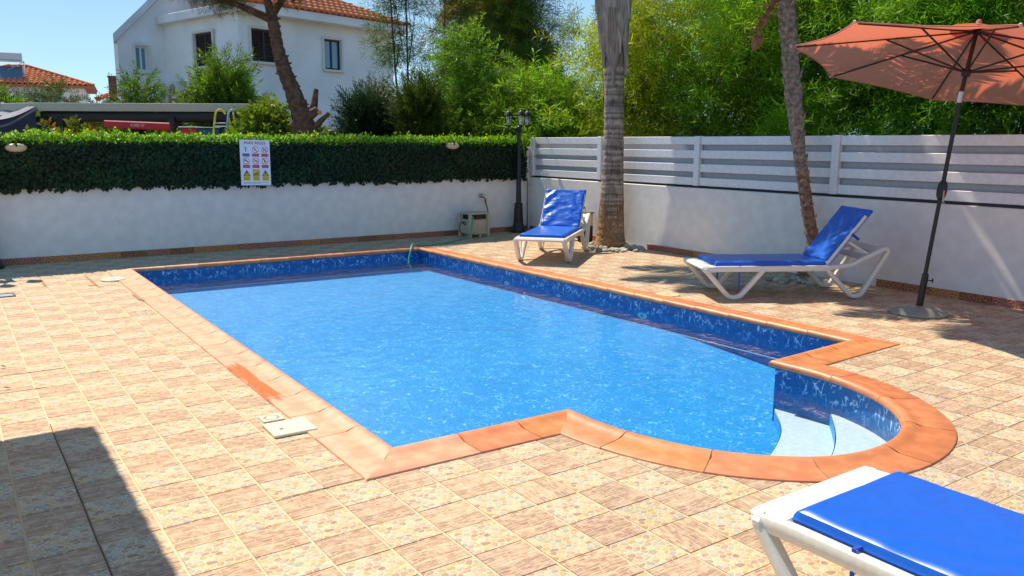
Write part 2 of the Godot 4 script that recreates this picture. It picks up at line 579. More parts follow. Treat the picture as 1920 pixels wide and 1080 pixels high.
func ground_and_deck():
	var b := MB.new()
	b.quad(Vector3(-700, -0.62, 700), Vector3(700, -0.62, 700), Vector3(700, -0.62, -700), Vector3(-700, -0.62, -700))
	var o := obj("ground", b.mesh(), M.earth)
	tag(o, "dry brown earth spreading beyond the garden walls", "ground", "", "structure")
	# raised garden soil behind the walls
	b = MB.new()
	b.prism(PackedVector2Array([Vector2(-30, -12.6), Vector2(-30, -70), Vector2(60, -70), Vector2(60, 20), Vector2(9.4, 20), Vector2(9.4, -12.6)]), -0.6, -0.05)
	o = obj("terrain", b.mesh(), M.earth)
	tag(o, "bare soil of the neighbouring gardens behind the white walls", "soil", "", "structure")
	var deck := thing("pool_deck", "terrace of square cream and brown printed tiles around the pool", "paving", Vector3.ZERO, 0.0, "", "structure")
	var line := pool_line()
	var inner := offset_line(line, 0.10)
	var outer := offset_line(line, 0.262)
	var edge := PackedVector2Array([Vector2(-3.2, WALL_Z + 0.02), Vector2(right_x(WALL_Z) - 0.005, WALL_Z + 0.02), Vector2(right_x(1.2) - 0.005, 1.2), Vector2(-3.2, 1.2)])
	# mortar bed: a frame round the pool hole, made of four pieces
	b = MB.new()
	var strips := [[-3.2, P_LF.x - 0.1, WALL_Z, 1.2], [P_LF.x - 0.1, P_C.x + 0.12, WALL_Z, P_LF.y - 0.1], [P_C.x + 0.03, 9.2, P_LF.y - 0.1, 1.2], [P_LF.x - 0.1, P_C.x + 0.03, -2.0, 1.2]]
	for q in strips:
		b.prism(PackedVector2Array([Vector2(q[0], q[2]), Vector2(q[1], q[2]), Vector2(q[1], q[3]), Vector2(q[0], q[3])]), -0.25, -0.003)
	var near := PackedVector2Array([Vector2(P_LF.x - 0.1, -3.7), Vector2(P_C.x + 0.03, -3.8), Vector2(P_C.x + 0.03, -2.0), Vector2(P_LF.x - 0.1, -2.0)])
	for pc in Geometry2D.clip_polygons(near, inner):
		b.prism(pc, -0.25, -0.003)
	obj("mortar_bed", b.mesh(), M.grout, deck)
	var rng := RandomNumberGenerator.new()
	rng.seed = 4
	var cells := []
	for i in range(-15, 37):
		for j in range(-40, 19):
			var c := Vector2(TX0 + i * TA, TZ0 + j * TB)
			var mid := c + Vector2(TA, TB) / 2.0
			if mid.x > right_x(mid.y) + TA * 0.6 or mid.y < WALL_Z - TB * 0.5: continue
			var variant := rng.randi() % 4 + (0 if posmod(i + j, 2) == 0 else 4)
			var turned := variant < 4 and rng.randf() < 0.03
			var tone := rng.randf_range(0.86, 1.06)
			var tint := Color(tone, tone * rng.randf_range(0.97, 1.02), tone * rng.randf_range(0.94, 1.04))
			var fade := smoothstep(3.2, 1.2, mid.x) * smoothstep(-1.0, -6.5, mid.y)  # tiles grow paler towards the far left
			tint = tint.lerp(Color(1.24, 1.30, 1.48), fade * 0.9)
			var seen := on_screen(Vector3(mid.x, 0, mid.y), 0.02)
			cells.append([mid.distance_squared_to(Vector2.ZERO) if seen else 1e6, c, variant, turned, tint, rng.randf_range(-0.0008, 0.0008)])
	cells.sort_custom(func(a, b2): return a[0] < b2[0])
	var shared := {}
	var rest := MB.new()
	var single := 0
	for k in cells:
		var c: Vector2 = k[1]
		var gx := 0.0055
		var gz := 0.003
		var sq := PackedVector2Array([c + Vector2(gx, gz), c + Vector2(TA - gx, gz), c + Vector2(TA - gx, TB - gz), c + Vector2(gx, TB - gz)])
		var whole := true
		var pieces := [sq]
		var mid := c + Vector2(TA, TB) / 2.0
		if Geometry2D.intersect_polygons(sq, outer).size() or mid.x > right_x(mid.y) - 0.3 or mid.y < WALL_Z + 0.3:
			var cut := Geometry2D.clip_polygons(sq, outer)
			pieces = []
			for pc in cut:
				for pd in Geometry2D.intersect_polygons(pc, edge):
					pieces.append(pd)
			whole = false
		for pc in pieces:
			if pc.size() < 3: continue
			var uvf := tile_uv(k[2], c, k[3])
			if single < 292 and k[0] < 1e5:
				single += 1
				var tone_key := 0
				var tint: Color = k[4]
				tone_key = int(round(tint.b * 12.0))
				var key := [k[2], k[3], tone_key]
				var me: Mesh
				if whole:
					if not shared.has(key):
						var mb := MB.new()
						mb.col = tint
						var loc := PackedVector2Array()
						for p in sq: loc.append(p - c)
						mb.prism(loc, -0.012, 0.0, tile_uv(k[2], Vector2.ZERO, k[3]))
						shared[key] = mb.mesh()
					me = shared[key]
					var o2 := obj("tile", me, M.tile, deck)
					o2.position = Vector3(c.x, k[5], c.y)
				else:
					var mb := MB.new()
					mb.col = tint
					mb.prism(pc, -0.012, 0.0, uvf)
					obj("tile", mb.mesh(), M.tile, deck)
			else:
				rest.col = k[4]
				rest.prism(pc, -0.012, k[5], uvf)
	var far_part := obj("tile", rest.mesh(), M.tile, deck)
	tag(far_part, "", "", "", "stuff")
	# damp patches and rust streaks on the paving
	var wet := mat(L(0.78, 0.20, 0.03), 0.2)
	wet.transparency = BaseMaterial3D.TRANSPARENCY_ALPHA
	wet.albedo_texture = blot_texture(3)
	var damp := func(called: String, pts: Array, y: float, m: Material):
		var mb := MB.new()
		mb.quad(Vector3(pts[0].x, y, pts[0].y), Vector3(pts[1].x, y, pts[1].y), Vector3(pts[2].x, y, pts[2].y), Vector3(pts[3].x, y, pts[3].y))
		obj(called, mb.mesh(), m, deck)
	damp.call("damp_patch", [Vector2(1.555, -4.78), Vector2(1.69, -4.78), Vector2(1.69, -5.95), Vector2(1.555, -5.95)], 0.0135, wet)
	damp.call("damp_patch", [Vector2(1.565, -8.8), Vector2(1.62, -8.8), Vector2(1.62, -9.4), Vector2(1.565, -9.4)], 0.0135, stain_mat(L(0.45, 0.19, 0.08), 12))
	var rust := stain_mat(L(0.38, 0.15, 0.03), 15)
	damp.call("rust_streak", [Vector2(0.855, -10.2), Vector2(0.89, -10.2), Vector2(0.89, -11.2), Vector2(0.855, -11.2)], 0.0034, rust)
	damp.call("rust_streak", [Vector2(1.335, -9.9), Vector2(1.37, -9.9), Vector2(1.37, -11.2), Vector2(1.335, -11.2)], 0.0034, rust)
	damp.call("rust_streak", [Vector2(1.27, -10.1), Vector2(1.37, -10.1), Vector2(1.37, -10.25), Vector2(1.27, -10.25)], 0.0038, rust)
	# open joints
	var crack_m := mat(L(0.10, 0.06, 0.035), 0.9)
	var crack := func(pts: Array, w: float):
		var mb := MB.new()
		var path := []
		for p in pts: path.append(Vector3(p.x, -0.0005, p.y))
		mb.sweep(path, PackedVector2Array([Vector2(w / 2, 0.0005), Vector2(0, 0.0035), Vector2(-w / 2, 0.0005), Vector2(-w / 2, -0.002), Vector2(w / 2, -0.002)]), Vector3.UP)
		obj("open_joint", mb.mesh(), crack_m, deck)
	var jag := func(x: float, z0: float, z1: float) -> Array:
		var a := []
		for i in 13:
			a.append(Vector2(x + rng.randf_range(-0.002, 0.002), lerpf(z0, z1, i / 12.0)))
		return a
	crack.call(jag.call(TX0 + 0 * TA, -1.9, -5.2), 0.0045)
	crack.call([Vector2(0.0, TZ0 - 14 * TB), Vector2(0.2, TZ0 - 14 * TB + 0.001), Vector2(0.62, TZ0 - 14 * TB)], 0.006)
	crack.call([Vector2(0.0, TZ0 - 12 * TB), Vector2(0.2, TZ0 - 12 * TB + 0.001), Vector2(0.45, TZ0 - 12 * TB)], 0.005)
	crack.call([Vector2(1.15, -3.48), Vector2(1.36, -3.478), Vector2(1.6, -3.48)], 0.004)

func blot_texture(seed_: int) -> ImageTexture:
	var n := FastNoiseLite.new()
	n.seed = seed_
	n.frequency = 0.02
	var s := 96
	var im := Image.create(s, s, false, Image.FORMAT_RGBA8)
	for y in s:
		for x in s:
			var p := Vector2(x, y) / s * 2.0 - Vector2.ONE
			var d := maxf(absf(p.x), absf(p.y)) + 0.45 * n.get_noise_2d(x, y)
			im.set_pixel(x, y, Color(1, 1, 1, smoothstep(0.95, 0.45, d) * 0.8))
	return ImageTexture.create_from_image(im)

func stain_mat(c: Color, seed_: int) -> StandardMaterial3D:
	var m := mat(c, 0.7)
	m.transparency = BaseMaterial3D.TRANSPARENCY_ALPHA
	m.albedo_texture = blot_texture(seed_)
	return m

# ------------------------------------------------------------------ pool
func liner_textures():
	var n1 := FastNoiseLite.new()
	n1.seed = 12
	n1.frequency = 0.026
	n1.fractal_octaves = 2
	n1.domain_warp_enabled = true
	n1.domain_warp_amplitude = 14.0
	n1.domain_warp_frequency = 0.03
	var n2 := FastNoiseLite.new()
	n2.seed = 14
	n2.frequency = 0.022
	n2.fractal_octaves = 2
	var n3 := FastNoiseLite.new()
	n3.seed = 18
	n3.frequency = 0.09
	n3.fractal_octaves = 3
	# border of the wall: 2 m long, the whole depth high
	var w := 1024
	var h := 160
	var im := Image.create(w, h, false, Image.FORMAT_RGB8)
	for y in h:
		var t := float(y) / h
		for x in w:
			# wraps round along its length
			var a := TAU * x / w
			var cx := cos(a) * 163.0
			var cz := sin(a) * 163.0
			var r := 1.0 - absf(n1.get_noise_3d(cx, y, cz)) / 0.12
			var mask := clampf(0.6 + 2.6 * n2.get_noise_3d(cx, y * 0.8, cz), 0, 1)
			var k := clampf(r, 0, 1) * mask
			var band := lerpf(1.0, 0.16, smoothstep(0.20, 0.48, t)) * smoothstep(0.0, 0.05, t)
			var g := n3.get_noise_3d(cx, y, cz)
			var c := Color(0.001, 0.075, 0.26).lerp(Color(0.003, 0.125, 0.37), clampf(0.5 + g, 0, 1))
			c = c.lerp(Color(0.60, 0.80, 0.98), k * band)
			im.set_pixel(x, y, c.linear_to_srgb())
	var m := StandardMaterial3D.new()
	m.albedo_texture = ImageTexture.create_from_image(im)
	m.roughness = 0.35
	M.liner_wall = m
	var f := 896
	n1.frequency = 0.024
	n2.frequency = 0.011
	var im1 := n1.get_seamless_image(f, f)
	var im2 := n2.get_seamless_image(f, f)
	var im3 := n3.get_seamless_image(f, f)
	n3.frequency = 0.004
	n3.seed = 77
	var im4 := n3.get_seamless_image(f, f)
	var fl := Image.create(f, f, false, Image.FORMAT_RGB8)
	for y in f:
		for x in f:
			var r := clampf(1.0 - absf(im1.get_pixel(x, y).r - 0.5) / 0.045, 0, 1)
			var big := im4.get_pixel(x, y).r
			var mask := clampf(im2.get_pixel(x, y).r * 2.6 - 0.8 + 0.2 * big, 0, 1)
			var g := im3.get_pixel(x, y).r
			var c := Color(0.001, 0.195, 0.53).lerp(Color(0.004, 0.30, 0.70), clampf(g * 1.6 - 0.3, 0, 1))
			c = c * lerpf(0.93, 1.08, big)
			c = c.lerp(Color(0.25, 0.66, 0.88), r * mask * 0.8)  # pale flecks: liner print, plus sun caustics painted into the colour
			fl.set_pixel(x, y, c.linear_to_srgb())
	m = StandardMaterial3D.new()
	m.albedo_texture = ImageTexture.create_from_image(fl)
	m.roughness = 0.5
	M.liner_floor_caustics = m

func coping_piece(pts: Array, mit: Array, called: String, m: Material, parent: Node, sunk := 0.0):
	# one bullnose tile: a raised rounded lip over the water and a flat back
	var prof := [Vector2(0.26, -0.04), Vector2(0.26, 0.006), Vector2(0.255, 0.0095), Vector2(0.11, 0.010), Vector2(0.075, 0.013), Vector2(0.05, 0.022), Vector2(0.03, 0.030), Vector2(0.008, 0.032), Vector2(-0.012, 0.026), Vector2(-0.024, 0.012), Vector2(-0.026, -0.004), Vector2(-0.018, -0.016), Vector2(0.0, -0.020), Vector2(0.03, -0.04)]
	var b := MB.new()
	b.smooth()
	var n := pts.size()
	var k := prof.size()
	var rings := []
	for i in n:
		var ring := []
		for q in prof:
			var xz: Vector2 = pts[i] + mit[i] * q.x
			ring.append(Vector3(xz.x, q.y - (sunk if q.y > -0.03 else 0.0), xz.y))
		rings.append(ring)
	for i in n - 1:
		for j in k:
			var j2 := (j + 1) % k
			b.quad(rings[i][j], rings[i + 1][j], rings[i + 1][j2], rings[i][j2])
	b.flat()
	for e in [0, n - 1]:
		for j in range(1, k - 1):
			if e == 0: b.tri(rings[e][0], rings[e][j], rings[e][j + 1])
			else: b.tri(rings[e][0], rings[e][j + 1], rings[e][j])
	obj(called, b.mesh(), m, parent)

func pool():
	var rng := RandomNumberGenerator.new()
	rng.seed = 19
	var pl := thing("swimming_pool", "blue lined swimming pool with rounded step end and terracotta coping", "swimming pool", Vector3.ZERO, 0.0, "", "structure")
	var line := pool_line()
	var n := line.size()
	# coping: runs between corners, each cut in tiles
	var terra := []
	for t in 5:
		var k := 0.9 + 0.05 * t
		terra.append(mat(L(0.74 * k, (0.245 + 0.014 * (t % 3)) * k, (0.088 + 0.012 * (t % 2)) * k), 0.45, tex.blotch, 1.1, true))
	var pale := []
	for t in 3:
		var k := 0.94 + 0.05 * t
		pale.append(mat(L(0.77 * k, 0.355 * k, 0.20 * k), 0.55, tex.blotch, 1.1, true))
	var joint_m := mat(L(0.30, 0.20, 0.13), 0.9, tex.fine, 4.0)
	var corner_at := [0, 1, 2, 3, n - 2, n - 1]
	for ci in corner_at.size():
		var i0: int = corner_at[ci]
		var i1: int = corner_at[(ci + 1) % corner_at.size()]
		var run := []
		var mit := []
		var i := i0
		while true:
			run.append(line[i])
			mit.append(miter(line, i))
			if i == i1: break
			i = (i + 1) % n
		# resample the run by length
		var len := 0.0
		var acc := [0.0]
		for k in run.size() - 1:
			len += (run[k + 1] - run[k]).length()
			acc.append(len)
		var count := maxi(2, int(round(len / (0.50 if ci == 3 else 0.42))))
		var at := func(s: float) -> Array:
			var k := 0
			while k < run.size() - 2 and acc[k + 1] < s: k += 1
			var f: float = (s - acc[k]) / maxf(acc[k + 1] - acc[k], 1e-6)
			# straight runs keep a square cut except at their mitred ends
			var mm: Vector2
			if run.size() == 2:
				var d: Vector2 = (run[1] - run[0]).normalized()
				mm = Vector2(d.y, -d.x)
				if s < 1e-4: mm = mit[0]
				elif s > len - 1e-4: mm = mit[1]
			else:
				mm = (mit[k] as Vector2).lerp(mit[k + 1], f)
			return [(run[k] as Vector2).lerp(run[k + 1], f), mm]
		for t in count:
			var s0 := len * t / count + (0.003 if t > 0 else 0.0005)
			var s1 := len * (t + 1) / count - (0.003 if t < count - 1 else 0.0005)
			if t == 0: s0 = 0.0
			if t == count - 1: s1 = len
			var pts := []
			var ms := []
			var steps := 1 if run.size() == 2 else 6
			for q in steps + 1:
				var r: Array = at.call(lerpf(s0, s1, float(q) / steps))
				pts.append(r[0]); ms.append(r[1])
			var m: Material = terra[rng.randi() % 5]
			if ci == 5 or (ci == 0 and t < 2) or (ci == 4 and t == count - 1): m = pale[rng.randi() % 3]
			coping_piece(pts, ms, "coping_tile", m, pl)
			if t > 0:
				var ja: Array = at.call(s0 - 0.0062)
				var jb: Array = at.call(s0 + 0.0006)
				coping_piece([ja[0], jb[0]], [ja[1] * 0.985, jb[1] * 0.985], "mortar_joint", joint_m, pl, 0.0035)
	# liner wall
	var wl := offset_line(line, 0.012)
	var b := MB.new()
	var u := 0.0
	for i in n:
		var a := wl[i]
		var c := wl[(i + 1) % n]
		var l := (c - a).length()
		if i in [0, 1, 2, n - 2, n - 1]: b.flat()
		elif i == 3: b.smooth()
		# seen from the water
		b.quad(Vector3(a.x, DEEP_Y, a.y), Vector3(c.x, DEEP_Y, c.y), Vector3(c.x, -0.022, c.y), Vector3(a.x, -0.022, a.y), Vector2(u / 2.0, 0.995), Vector2((u + l) / 2.0, 0.995), Vector2((u + l) / 2.0, 0.005), Vector2(u / 2.0, 0.005))
		u += l
	obj("liner_wall", b.mesh(), M.liner_wall, pl)
	b = MB.new()
	# level under the main basin, falling a little towards the rounded end
	var bands := [-12.0, -5.6, -4.4, -3.7, -2.0]
	var drop := [FLOOR_Y, FLOOR_Y, -0.40, -0.44, -0.44]
	for k in 4:
		var strip := PackedVector2Array([Vector2(1.0, bands[k]), Vector2(7.0, bands[k]), Vector2(7.0, bands[k + 1]), Vector2(1.0, bands[k + 1])])
		for pc in Geometry2D.intersect_polygons(wl, strip):
			var ix := Geometry2D.triangulate_polygon(pc)
			for q in range(0, ix.size(), 3):
				var tr := [pc[ix[q]], pc[ix[q + 1]], pc[ix[q + 2]]]
				if (tr[1] - tr[0]).cross(tr[2] - tr[0]) > 0.0: tr = [tr[0], tr[2], tr[1]]
				var p3 := []
				for p in tr:
					p3.append(Vector3(p.x, lerpf(drop[k], drop[k + 1], clampf((p.y - bands[k]) / (bands[k + 1] - bands[k]), 0, 1)), p.y))
				b.smooth()
				b.tri(p3[0], p3[1], p3[2], tr[0] / 2.0, tr[1] / 2.0, tr[2] / 2.0)
	obj("pool_floor", b.mesh(), M.liner_floor_caustics, pl)
	# pale welded seam where the wall meets the floor
	b = MB.new()
	var seam := []
	var sl := offset_line(line, -0.004)
	for i in range(0, 3): seam.append(Vector3(sl[i].x, FLOOR_Y + 0.004, sl[i].y))
	b.sweep(seam, round_sect(0.014, 0.012, 6, 1.0), Vector3.UP)
	obj("liner_seam", b.mesh(), mat(L(0.45, 0.58, 0.72), 0.5), pl)
	# steps: two white treads in the rounded end, blue risers
	var tread_m := mat(L(0.50, 0.64, 0.70), 0.5, tex.fine, 1.0, true)
	var end_poly := PackedVector2Array()
	for i in range(3, n - 1): end_poly.append(wl[i])
	var curves := [[Vector2(5.10, -3.83), Vector2(4.93, -3.655), Vector2(4.60, -3.35), Vector2(4.10, -3.08), Vector2(3.50, -2.88), Vector2(2.90, -2.76)], [Vector2(5.15, -3.39), Vector2(4.97, -3.225), Vector2(4.62, -2.95), Vector2(4.24, -2.73), Vector2(3.75, -2.54), Vector2(3.20, -2.42)]]
	var tops := [-0.34, -0.245]
	for st in 2:
		var cv := []
		for k in curves[st].size() - 1:
			for q in 6:
				cv.append((curves[st][k] as Vector2).cubic_interpolate(curves[st][k + 1], curves[st][maxi(k - 1, 0)], curves[st][mini(k + 2, curves[st].size() - 1)], q / 6.0))
		cv.append(curves[st][-1])
		var area := PackedVector2Array(cv)
		area.append(Vector2(2.5, -1.9))
		area.append(Vector2(5.5, -1.9))
		for poly in Geometry2D.intersect_polygons(end_poly, area):
			if poly.size() < 3: continue
			var mb := MB.new()
			mb.prism(poly, DEEP_Y + 0.01, tops[st])
			obj("step_tread", mb.mesh(), tread_m, pl)
		var rb := MB.new()
		rb.smooth()
		for k in cv.size() - 1:
			var p: Vector2 = cv[k]
			var q: Vector2 = cv[k + 1]
			if not (Geometry2D.is_point_in_polygon(p, end_poly) and Geometry2D.is_point_in_polygon(q, end_poly)): continue
			var away := Vector2(-0.57, -0.82) * 0.006
			p += away; q += away
			rb.quad(Vector3(q.x, DEEP_Y + 0.012, q.y), Vector3(p.x, DEEP_Y + 0.012, p.y), Vector3(p.x, tops[st] - 0.005, p.y), Vector3(q.x, tops[st] - 0.005, q.y), Vector2(k * 0.05 + 0.05, 0.2), Vector2(k * 0.05, 0.2), Vector2(k * 0.05, 0.0), Vector2(k * 0.05 + 0.05, 0.0))
		obj("step_riser", rb.mesh(), M.liner_floor_caustics, pl)
	# return inlets on the long wall
	var inlet_m := mat(L(0.35, 0.62, 0.62), 0.4)
	for z in [[-6.23, 0.062], [-8.73, 0.05], [-7.65, 0.035], [-9.58, 0.035]]:
		var mb := MB.new()
		var xf := Transform3D(Basis(Vector3.FORWARD, -PI / 2.0), Vector3(5.975 + (z[0] + 11.02) * 0.0152, -0.20, z[0]))
		xf = xf * Transform3D(Basis.from_scale(Vector3(0.62, 1, 1.25)), Vector3.ZERO)
		mb.lathe([Vector2(z[1], 0), Vector2(z[1], 0.01), Vector2(z[1] * 0.75, 0.02), Vector2(z[1] * 0.4, 0.022), Vector2(z[1] * 0.3, 0.012), Vector2(0, 0.012)], 18, Transform3D(Basis(Vector3(0, 0, 1), PI / 2.0) * Basis.from_scale(Vector3(0.62, 1, 1.25)), Vector3(5.972 + (z[0] + 11.02) * 0.0152, -0.20, z[0])))
		obj("return_inlet", mb.mesh(), inlet_m, pl)
	# water
	b = MB.new()
	var idx := Geometry2D.triangulate_polygon(wl)
	for k in range(0, idx.size(), 3):
		var a := wl[idx[k]]
		var c := wl[idx[k + 1]]
		var d := wl[idx[k + 2]]
		if (c - a).cross(d - a) > 0.0:
			var s := c
			c = d; d = s
		b.tri(Vector3(a.x, WATER_Y, a.y), Vector3(c.x, WATER_Y, c.y), Vector3(d.x, WATER_Y, d.y), a / 2.4, c / 2.4, d / 2.4)
	var wm := StandardMaterial3D.new()
	wm.transparency = BaseMaterial3D.TRANSPARENCY_ALPHA
	wm.albedo_color = Color(0.2, 0.6, 0.9, 0.03)
	wm.roughness = 0.0
	wm.metallic_specular = 0.38
	wm.normal_enabled = true
	wm.normal_scale = 0.07
	var rn := FastNoiseLite.new()
	rn.seed = 23
	rn.frequency = 0.018
	rn.fractal_octaves = 3
	var ri := rn.get_seamless_image(512, 512)
	ri.convert(Image.FORMAT_RGB8)
	ri.bump_map_to_normal_map(14.0)
	wm.normal_texture = ImageTexture.create_from_image(ri)
	var o := obj("pool_water", b.mesh(), wm)
	tag(o, "clear rippled water filling the blue swimming pool", "water", "", "structure")

# ------------------------------------------------------------------ walls, fence, hedge
func walls():
	var rng := RandomNumberGenerator.new()
	rng.seed = 31
	var sm := []
	for t in 4:
		var k := 1.25 + 0.25 * t
		sm.append(mat(L(0.36 * k, (0.165 + 0.02 * (t % 2)) * k, (0.08 + 0.02 * (t % 3)) * k), 0.6, tex.stone, 3.2 + 0.3 * t, true, tex.bumpy, 0.15))
	var w := thing("garden_wall", "low white rendered wall under the artificial hedge", "wall", Vector3.ZERO)
	var b := MB.new()
	b.box(T(2.95, 0.74, WALL_Z - 0.1), Vector3(12.6, 1.62, 0.2), 0.01)
	obj("wall_body", b.mesh(), M.wall, w)
	var x := -3.2
	while x < 8.95:
		var l := minf(0.325, 8.99 - x)
		b = MB.new()
		b.box(T(x + l / 2.0, 0.042, WALL_Z + 0.009), Vector3(l - 0.004, 0.096 + rng.randf_range(-0.002, 0.002), 0.018), 0.003)
		obj("skirting_tile", b.mesh(), sm[rng.randi() % 4], w)
		x += 0.325
	w = thing("garden_wall_001", "low white rendered wall under the white slatted fence", "wall", Vector3.ZERO)
	var za := WALL_Z - 0.2
	var zb := 1.2
	var d := Vector3(right_x(zb) - right_x(za), 0, zb - za)
	var ang := atan2(d.x, d.z)
	b = MB.new()
	b.box(T(right_x((za + zb) / 2.0) + 0.1, 0.47, (za + zb) / 2.0, ang), Vector3(0.2, 1.04, d.length()), 0.008)
	obj("wall_body", b.mesh(), M.wall, w)
	var z := WALL_Z + 0.05
	while z < 1.0:
		if not (z > -10.2 and z < -9.3) and not (z > -6.6 and z < -5.55):
			b = MB.new()
			b.box(T(right_x(z + 0.16) - 0.009, 0.042, z + 0.1625, ang), Vector3(0.018, 0.09, 0.321), 0.003)
			obj("skirting_tile", b.mesh(), sm[rng.randi() % 4], w)
		z += 0.325

func fence():
	var f := thing("slatted_fence", "white horizontal slat fence with grey backing on the right wall", "fence", Vector3.ZERO)
	var zb := 1.2
	var d := Vector3(right_x(zb) - right_x(WALL_Z), 0, zb - WALL_Z)
	var ang := atan2(d.x, d.z)
	var b := MB.new()
	b.box(T(right_x((WALL_Z + zb) / 2.0) + 0.10, 1.36, (WALL_Z + zb) / 2.0, ang), Vector3(0.02, 0.70, d.length() - 0.05))
	obj("backing_panel", b.mesh(), M.grey_panel, f)
	b = MB.new()
	b.box(T(right_x((WALL_Z + zb) / 2.0) + 0.085, 1.006, (WALL_Z + zb) / 2.0, ang), Vector3(0.075, 0.026, d.length() - 0.05))
	obj("dark_gap_strip", b.mesh(), M.black, f)  # black strip added to stand for the dark gap between wall and slats
	var posts := [-12.38, -10.40, -8.20, -5.93, -3.66, -1.4, 0.9]
	for pz in posts:
		b = MB.new()
		b.box(T(right_x(pz) + 0.04, 1.372, pz, ang), Vector3(0.085, 0.70, 0.10), 0.006)
		obj("post", b.mesh(), M.white_paint, f)
	for k in posts.size() - 1:
		var z0: float = posts[k] + 0.052
		var z1: float = posts[k + 1] - 0.052
		for s in 4:
			var yy := 1.082 + s * 0.1925
			b = MB.new()
			b.box(T(right_x((z0 + z1) / 2.0) + 0.045, yy, (z0 + z1) / 2.0, ang), Vector3(0.028, 0.112, z1 - z0), 0.004)
			obj("slat", b.mesh(), M.white_paint, f)

func leaf_mesh(l: float, w: float, fold := 0.25) -> ArrayMesh:
	var b := MB.new()
	b.smooth()
	var tip := Vector3(0, l, 0.12 * l)
	var base := Vector3.ZERO
	var mid := Vector3(0, l * 0.45, 0)
	var a := Vector3(-w / 2, l * 0.42, fold * w)
	var c := Vector3(w / 2, l * 0.42, fold * w)
	b.tri(base, mid, a); b.tri(a, mid, tip); b.tri(base, c, mid); b.tri(mid, c, tip)
	return b.mesh()

func hedge():
	var rng := RandomNumberGenerator.new()
	rng.seed = 51
	var h := thing("artificial_hedge", "dark green artificial leaf hedge on top of the left wall", "hedge", Vector3.ZERO)
	var b := MB.new()
	b.box(T(3.0, 1.275, WALL_Z + 0.02), Vector3(11.9, 0.57, 0.05))
	obj("backing_mesh", b.mesh(), mat(L(0.010, 0.022, 0.012), 0.9), h)
	var xfs := []
	var cols := []
	for i in 17000:
		var x := rng.randf_range(-2.95, 8.93)
		var y := rng.randf_range(0.955, 1.62)
		# hung in mats: a slight step at each mat's edge
		var matn := floorf((x + 3.0) / 0.52)
		var z := WALL_Z + 0.05 + rng.randf_range(0.0, 0.055) + 0.012 * sin(matn * 2.3)
		var low := 0.975 + 0.012 * sin(matn * 5.1) + 0.02 * sin(x * 23.0)
		if y < low: continue
		var bs := Basis(Vector3(0, 0, 1), PI + rng.randfn(0, 0.75)) * Basis(Vector3(1, 0, 0), rng.randf_range(-0.75, -0.1))
		xfs.append(Transform3D(bs.scaled_local(Vector3.ONE * rng.randf_range(0.75, 1.25)), Vector3(x, y, z)))
		var k := rng.randf_range(0.5, 1.25) * (0.75 + 0.3 * sin(matn * 3.7) * sin(matn * 1.3 + floorf(y * 4.0) * 2.1))
		cols.append(Color(0.020 * k, 0.072 * k, 0.026 * k) if rng.randf() < 0.97 else Color(0.09 * k, 0.07 * k, 0.02 * k))
	for i in 13000:
		var x := rng.randf_range(-2.95, 8.95)
		var y := 1.575 + 0.015 * sin(x * 7.0) + rng.randf_range(-0.02, 0.145) * (0.9 + 0.1 * sin(x * 31.0)) + (0.06 if rng.randf() < 0.02 else 0.0)
		var z := WALL_Z + rng.randf_range(-0.09, 0.10)
		var bs := Basis(Vector3.UP, rng.randf() * TAU) * Basis(Vector3(1, 0, 0), rng.randf_range(-0.4, 1.5))
		xfs.append(Transform3D(bs.scaled_local(Vector3.ONE * rng.randf_range(0.55, 1.0)), Vector3(x, y, z)))
		var k := rng.randf_range(0.7, 1.3)
		var yl := 1.0 if rng.randf() < 0.15 + 2.5 * (y - 1.6) else 0.0
		cols.append(Color((0.15 + 0.34 * yl) * k, (0.38 + 0.22 * yl) * k, 0.022 * k))  # crest leaves coloured brighter and yellower, sunlight put into their colour
	many("leaves", leaf_mesh(0.055, 0.042), leaf_mat(0.45, 0.75), xfs, cols, h)

